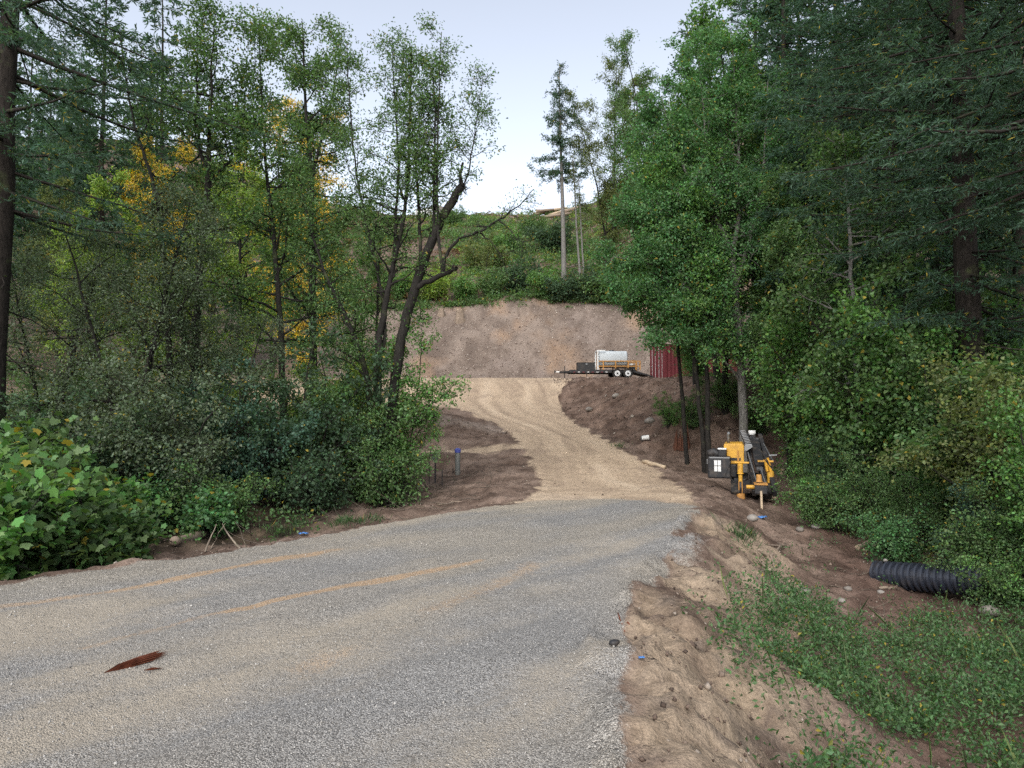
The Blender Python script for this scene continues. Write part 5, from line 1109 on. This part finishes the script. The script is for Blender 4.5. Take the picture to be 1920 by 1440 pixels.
# scraps of blue plastic
def scrap(px_, py_, w, label):
    q = on_ground(px_, py_); rg_ = np.random.default_rng(px_); n = 7; gx_, gy_ = np.meshgrid(np.linspace(-w, w, n), np.linspace(-w * .7, w * .7, n)); zz = .015 + rg_.random((n, n)) * w * .5
    qi_ = (np.arange(n - 1)[:, None] * n + np.arange(n - 1)).ravel(); o = link('plastic_scrap', mk_mesh('plastic_scrap', np.stack((gx_.ravel() * rg_.uniform(.7, 1.2, n * n), gy_.ravel() * rg_.uniform(.7, 1.2, n * n), zz.ravel()), 1), quads=np.stack((qi_, qi_ + 1, qi_ + n + 1, qi_ + n), 1)), M_TARP, None, tuple(q))
    o.modifiers.new('solid', 'SOLIDIFY').thickness = .003; return tag(o, label, 'plastic')
scrap(569, 1004, .06, 'blue plastic scrap on the soil at the left road edge'); scrap(1428, 973, .10, 'blue plastic scrap beside the pale rock below the rig'); scrap(1203, 1239, .02, 'tiny blue scrap on the sandy shoulder at the bottom'); scrap(1812, 1066, .06, 'blue plastic scrap at the right end of the culvert pipe')
# slab of red bark on the gravel
q0, q1 = on_ground(200, 1262), on_ground(306, 1228); d = q1 - q0; L_ = np.linalg.norm(d[:2]); bo = thing('bark_slab', tuple(q0), 'splintered red-brown slab of bark lying on the gravel road', 'bark', rz=math.atan2(d[1], d[0]))
rgb = np.random.default_rng(9)
for k in range(9):
    y_ = -.05 + .012 * k; x0_ = rgb.uniform(-.02, .06); x1_ = L_ * rgb.uniform(.82, 1.06); h_ = .012 + .02 * math.sin(k / 8 * math.pi)
    MB().add([(x0_, y_ * .3, .004), (x0_ + .1, y_ - .008, .004 + h_), (x1_ * .6, y_ * 1.3 - .009, .006 + h_), (x1_, y_ * 1.6 - .004, .01 + h_ * .7), (x1_ * .6, y_ * 1.3 + .008, .004 + h_), (x0_ + .1, y_ + .007, .003 + h_ * .6), (x1_ * .6, y_, .001), (x0_ + .1, y_, .001)],
             [(0, 1, 5), (1, 2, 4, 5), (2, 3, 4), (0, 7, 1), (1, 7, 6, 2), (2, 6, 3), (3, 6, 4), (4, 6, 7, 5), (5, 7, 0)]).build('splinter', M_RBARK, bo)
q0, q1 = on_ground(268, 1258), on_ground(300, 1248); d = q1 - q0; o = thing('bark_chip', tuple(q0), 'small bark chip beside the red-brown slab on the gravel', 'bark', rz=.2)
MB().add([(0, 0, .003), (.05, -.012, .02), (.11, -.006, .012), (.12, .01, .006), (.05, .014, .014), (.05, 0, .001)], [(0, 1, 4), (1, 2, 3, 4), (0, 5, 1), (1, 5, 2), (2, 5, 3), (3, 5, 4), (4, 5, 0)]).build('splinter', M_RBARK, o)
for i, (a, b) in enumerate((((1159, 1152), (1166, 1172)), ((1162, 1170), (1172, 1186)), ((1176, 1168), (1188, 1182)))):
    px_log('stick', a, b, .007, .004, ('topmost', 'lowest', 'rightmost')[i] + ' of three short dark sticks on the sandy shoulder', cat='stick', ends=False, mat=M_RBARK, n=5)

# ------------------------------------------------------------------ near plants whose leaves can be told apart
LEAFMESH = []
for k in range(4):
    rr = np.random.default_rng(600 + k); V = LOBED + rr.normal(0, .03, LOBED.shape); m = len(V)
    LEAFMESH.append(mk_mesh('leaf', V, tris=[(0, j, j + 1) for j in range(1, m - 1)], attrs={'rnd': np.full(m, rr.random())}))
def add_leaves(root, pts, size, rng, color, mesh=LEAFMESH):
    for p in pts:
        o = link('leaf', mesh[rng.integers(len(mesh))], LEAF, root, color=np.array(color) * rng.uniform(.75, 1.3))
        o.location = tuple(p); s_ = size * rng.uniform(.7, 1.25); o.scale = (s_, s_, s_); o.rotation_euler = (rng.normal(.35, .3), rng.normal(0, .3), rng.normal(math.pi, 1.1))
for i, (px_, Y_, s_, gr, lb, nl) in enumerate((
        (40, 8.3, 1.0, 'mid', 'thimbleberry shrub at the lower left picture edge beside the gravel', 60), (150, 8.6, .9, 'mid', 'thimbleberry shrub right of the one at the picture edge', 60), (225, 9.3, .7, 'mid', 'smaller thimbleberry shrub nearest the fallen log', 50),
        (-60, 7.6, 1.1, 'bright', 'thimbleberry shrub cut by the left picture edge', 20), (20, 10.2, 1.15, 'mid', 'taller thimbleberry shrub behind those at the left edge', 30), (130, 10.6, 1.1, 'mid', 'thimbleberry shrub in the second row behind the road edge', 30),
        (390, 12.0, .55, 'vivid', 'low thimbleberry just behind the weathered log', 25), (205, 11.2, .75, 'bright', 'thimbleberry between the second row and the log', 20), (60, 12.0, 1.3, 'mid', 'tall thimbleberry in front of the shrub under the left fir', 10))):
    o = plant('thimble', px_, Y_, lb, 'shrub', green=gr, s=s_); rr = np.random.default_rng(700 + i)
    ang = rr.uniform(math.pi * 1.02, math.pi * 1.98, nl) - o.rotation_euler.z; rad_ = .95 * np.sqrt(rr.uniform(.25, 1, nl)); hh = 1.32 * np.sqrt(np.clip(1.15 - rad_ ** 2, 0.05, 1)) * rr.uniform(.72, 1.04, nl)
    add_leaves(o, np.stack((rad_ * np.cos(ang), rad_ * np.sin(ang), hh), 1), .105, rr, np.array(GREEN[gr]) * .7)
OV = np.array([(0, 0, 0), (.22, .18, .02), (.30, .45, .0), (.18, .78, -.03), (0, 1.0, -.08), (-.18, .78, -.03), (-.30, .45, .0), (-.22, .18, .02)])
OVAL = [mk_mesh('leaf', OV + np.random.default_rng(610 + k).normal(0, .015, OV.shape), tris=[(0, j, j + 1) for j in range(1, 7)], attrs={'rnd': np.full(8, .3 + .2 * k)}) for k in range(3)]
for i, (Yb, path_, lb) in enumerate(((9.6, [(1930, 815), (1860, 790), (1800, 796), (1752, 815), (1700, 840), (1660, 868)], 'arching bramble cane with pale leaves reaching left from the right edge'), (9.0, [(1925, 700), (1870, 690), (1815, 700), (1770, 722)], 'upper spray of light green leaves near the right edge'), (13.5, [(1790, 430), (1740, 470), (1690, 505), (1640, 520)], 'spray of pale broad leaves in front of the dark firs'))):
    q = np.array([P(a, b, Yb) for a, b in path_]); xb = q[0][0]; o = thing('bramble_cane', (xb, Yb, gz(xb, Yb)), lb, 'bramble'); loc = np.array(o.location)
    g = Veg(720 + i); full = np.concatenate((np.array([[xb + .25, Yb + .1, loc[2] - .1], [xb + .28, Yb + .05, (q[0][2] + loc[2]) / 2]]), q)) - loc; tt = np.linspace(0, len(full) - 1, 30); k3 = np.stack([np.interp(tt, np.arange(len(full)), full[:, j]) for j in range(3)], 1)
    for _ in range(3): k3[1:-1] = .25 * k3[:-2] + .5 * k3[1:-1] + .25 * k3[2:]
    g.wood(k3, .009, .003, 5); link('cane', g.wood_mesh('cane'), BARK, o, color=(.12, .14, .06))
    pp = np.repeat(k3[9:], 3, 0) + g.r.normal(0, .045, (63, 3)); add_leaves(o, pp, .115, g.r, (.10, .17, .075), OVAL)
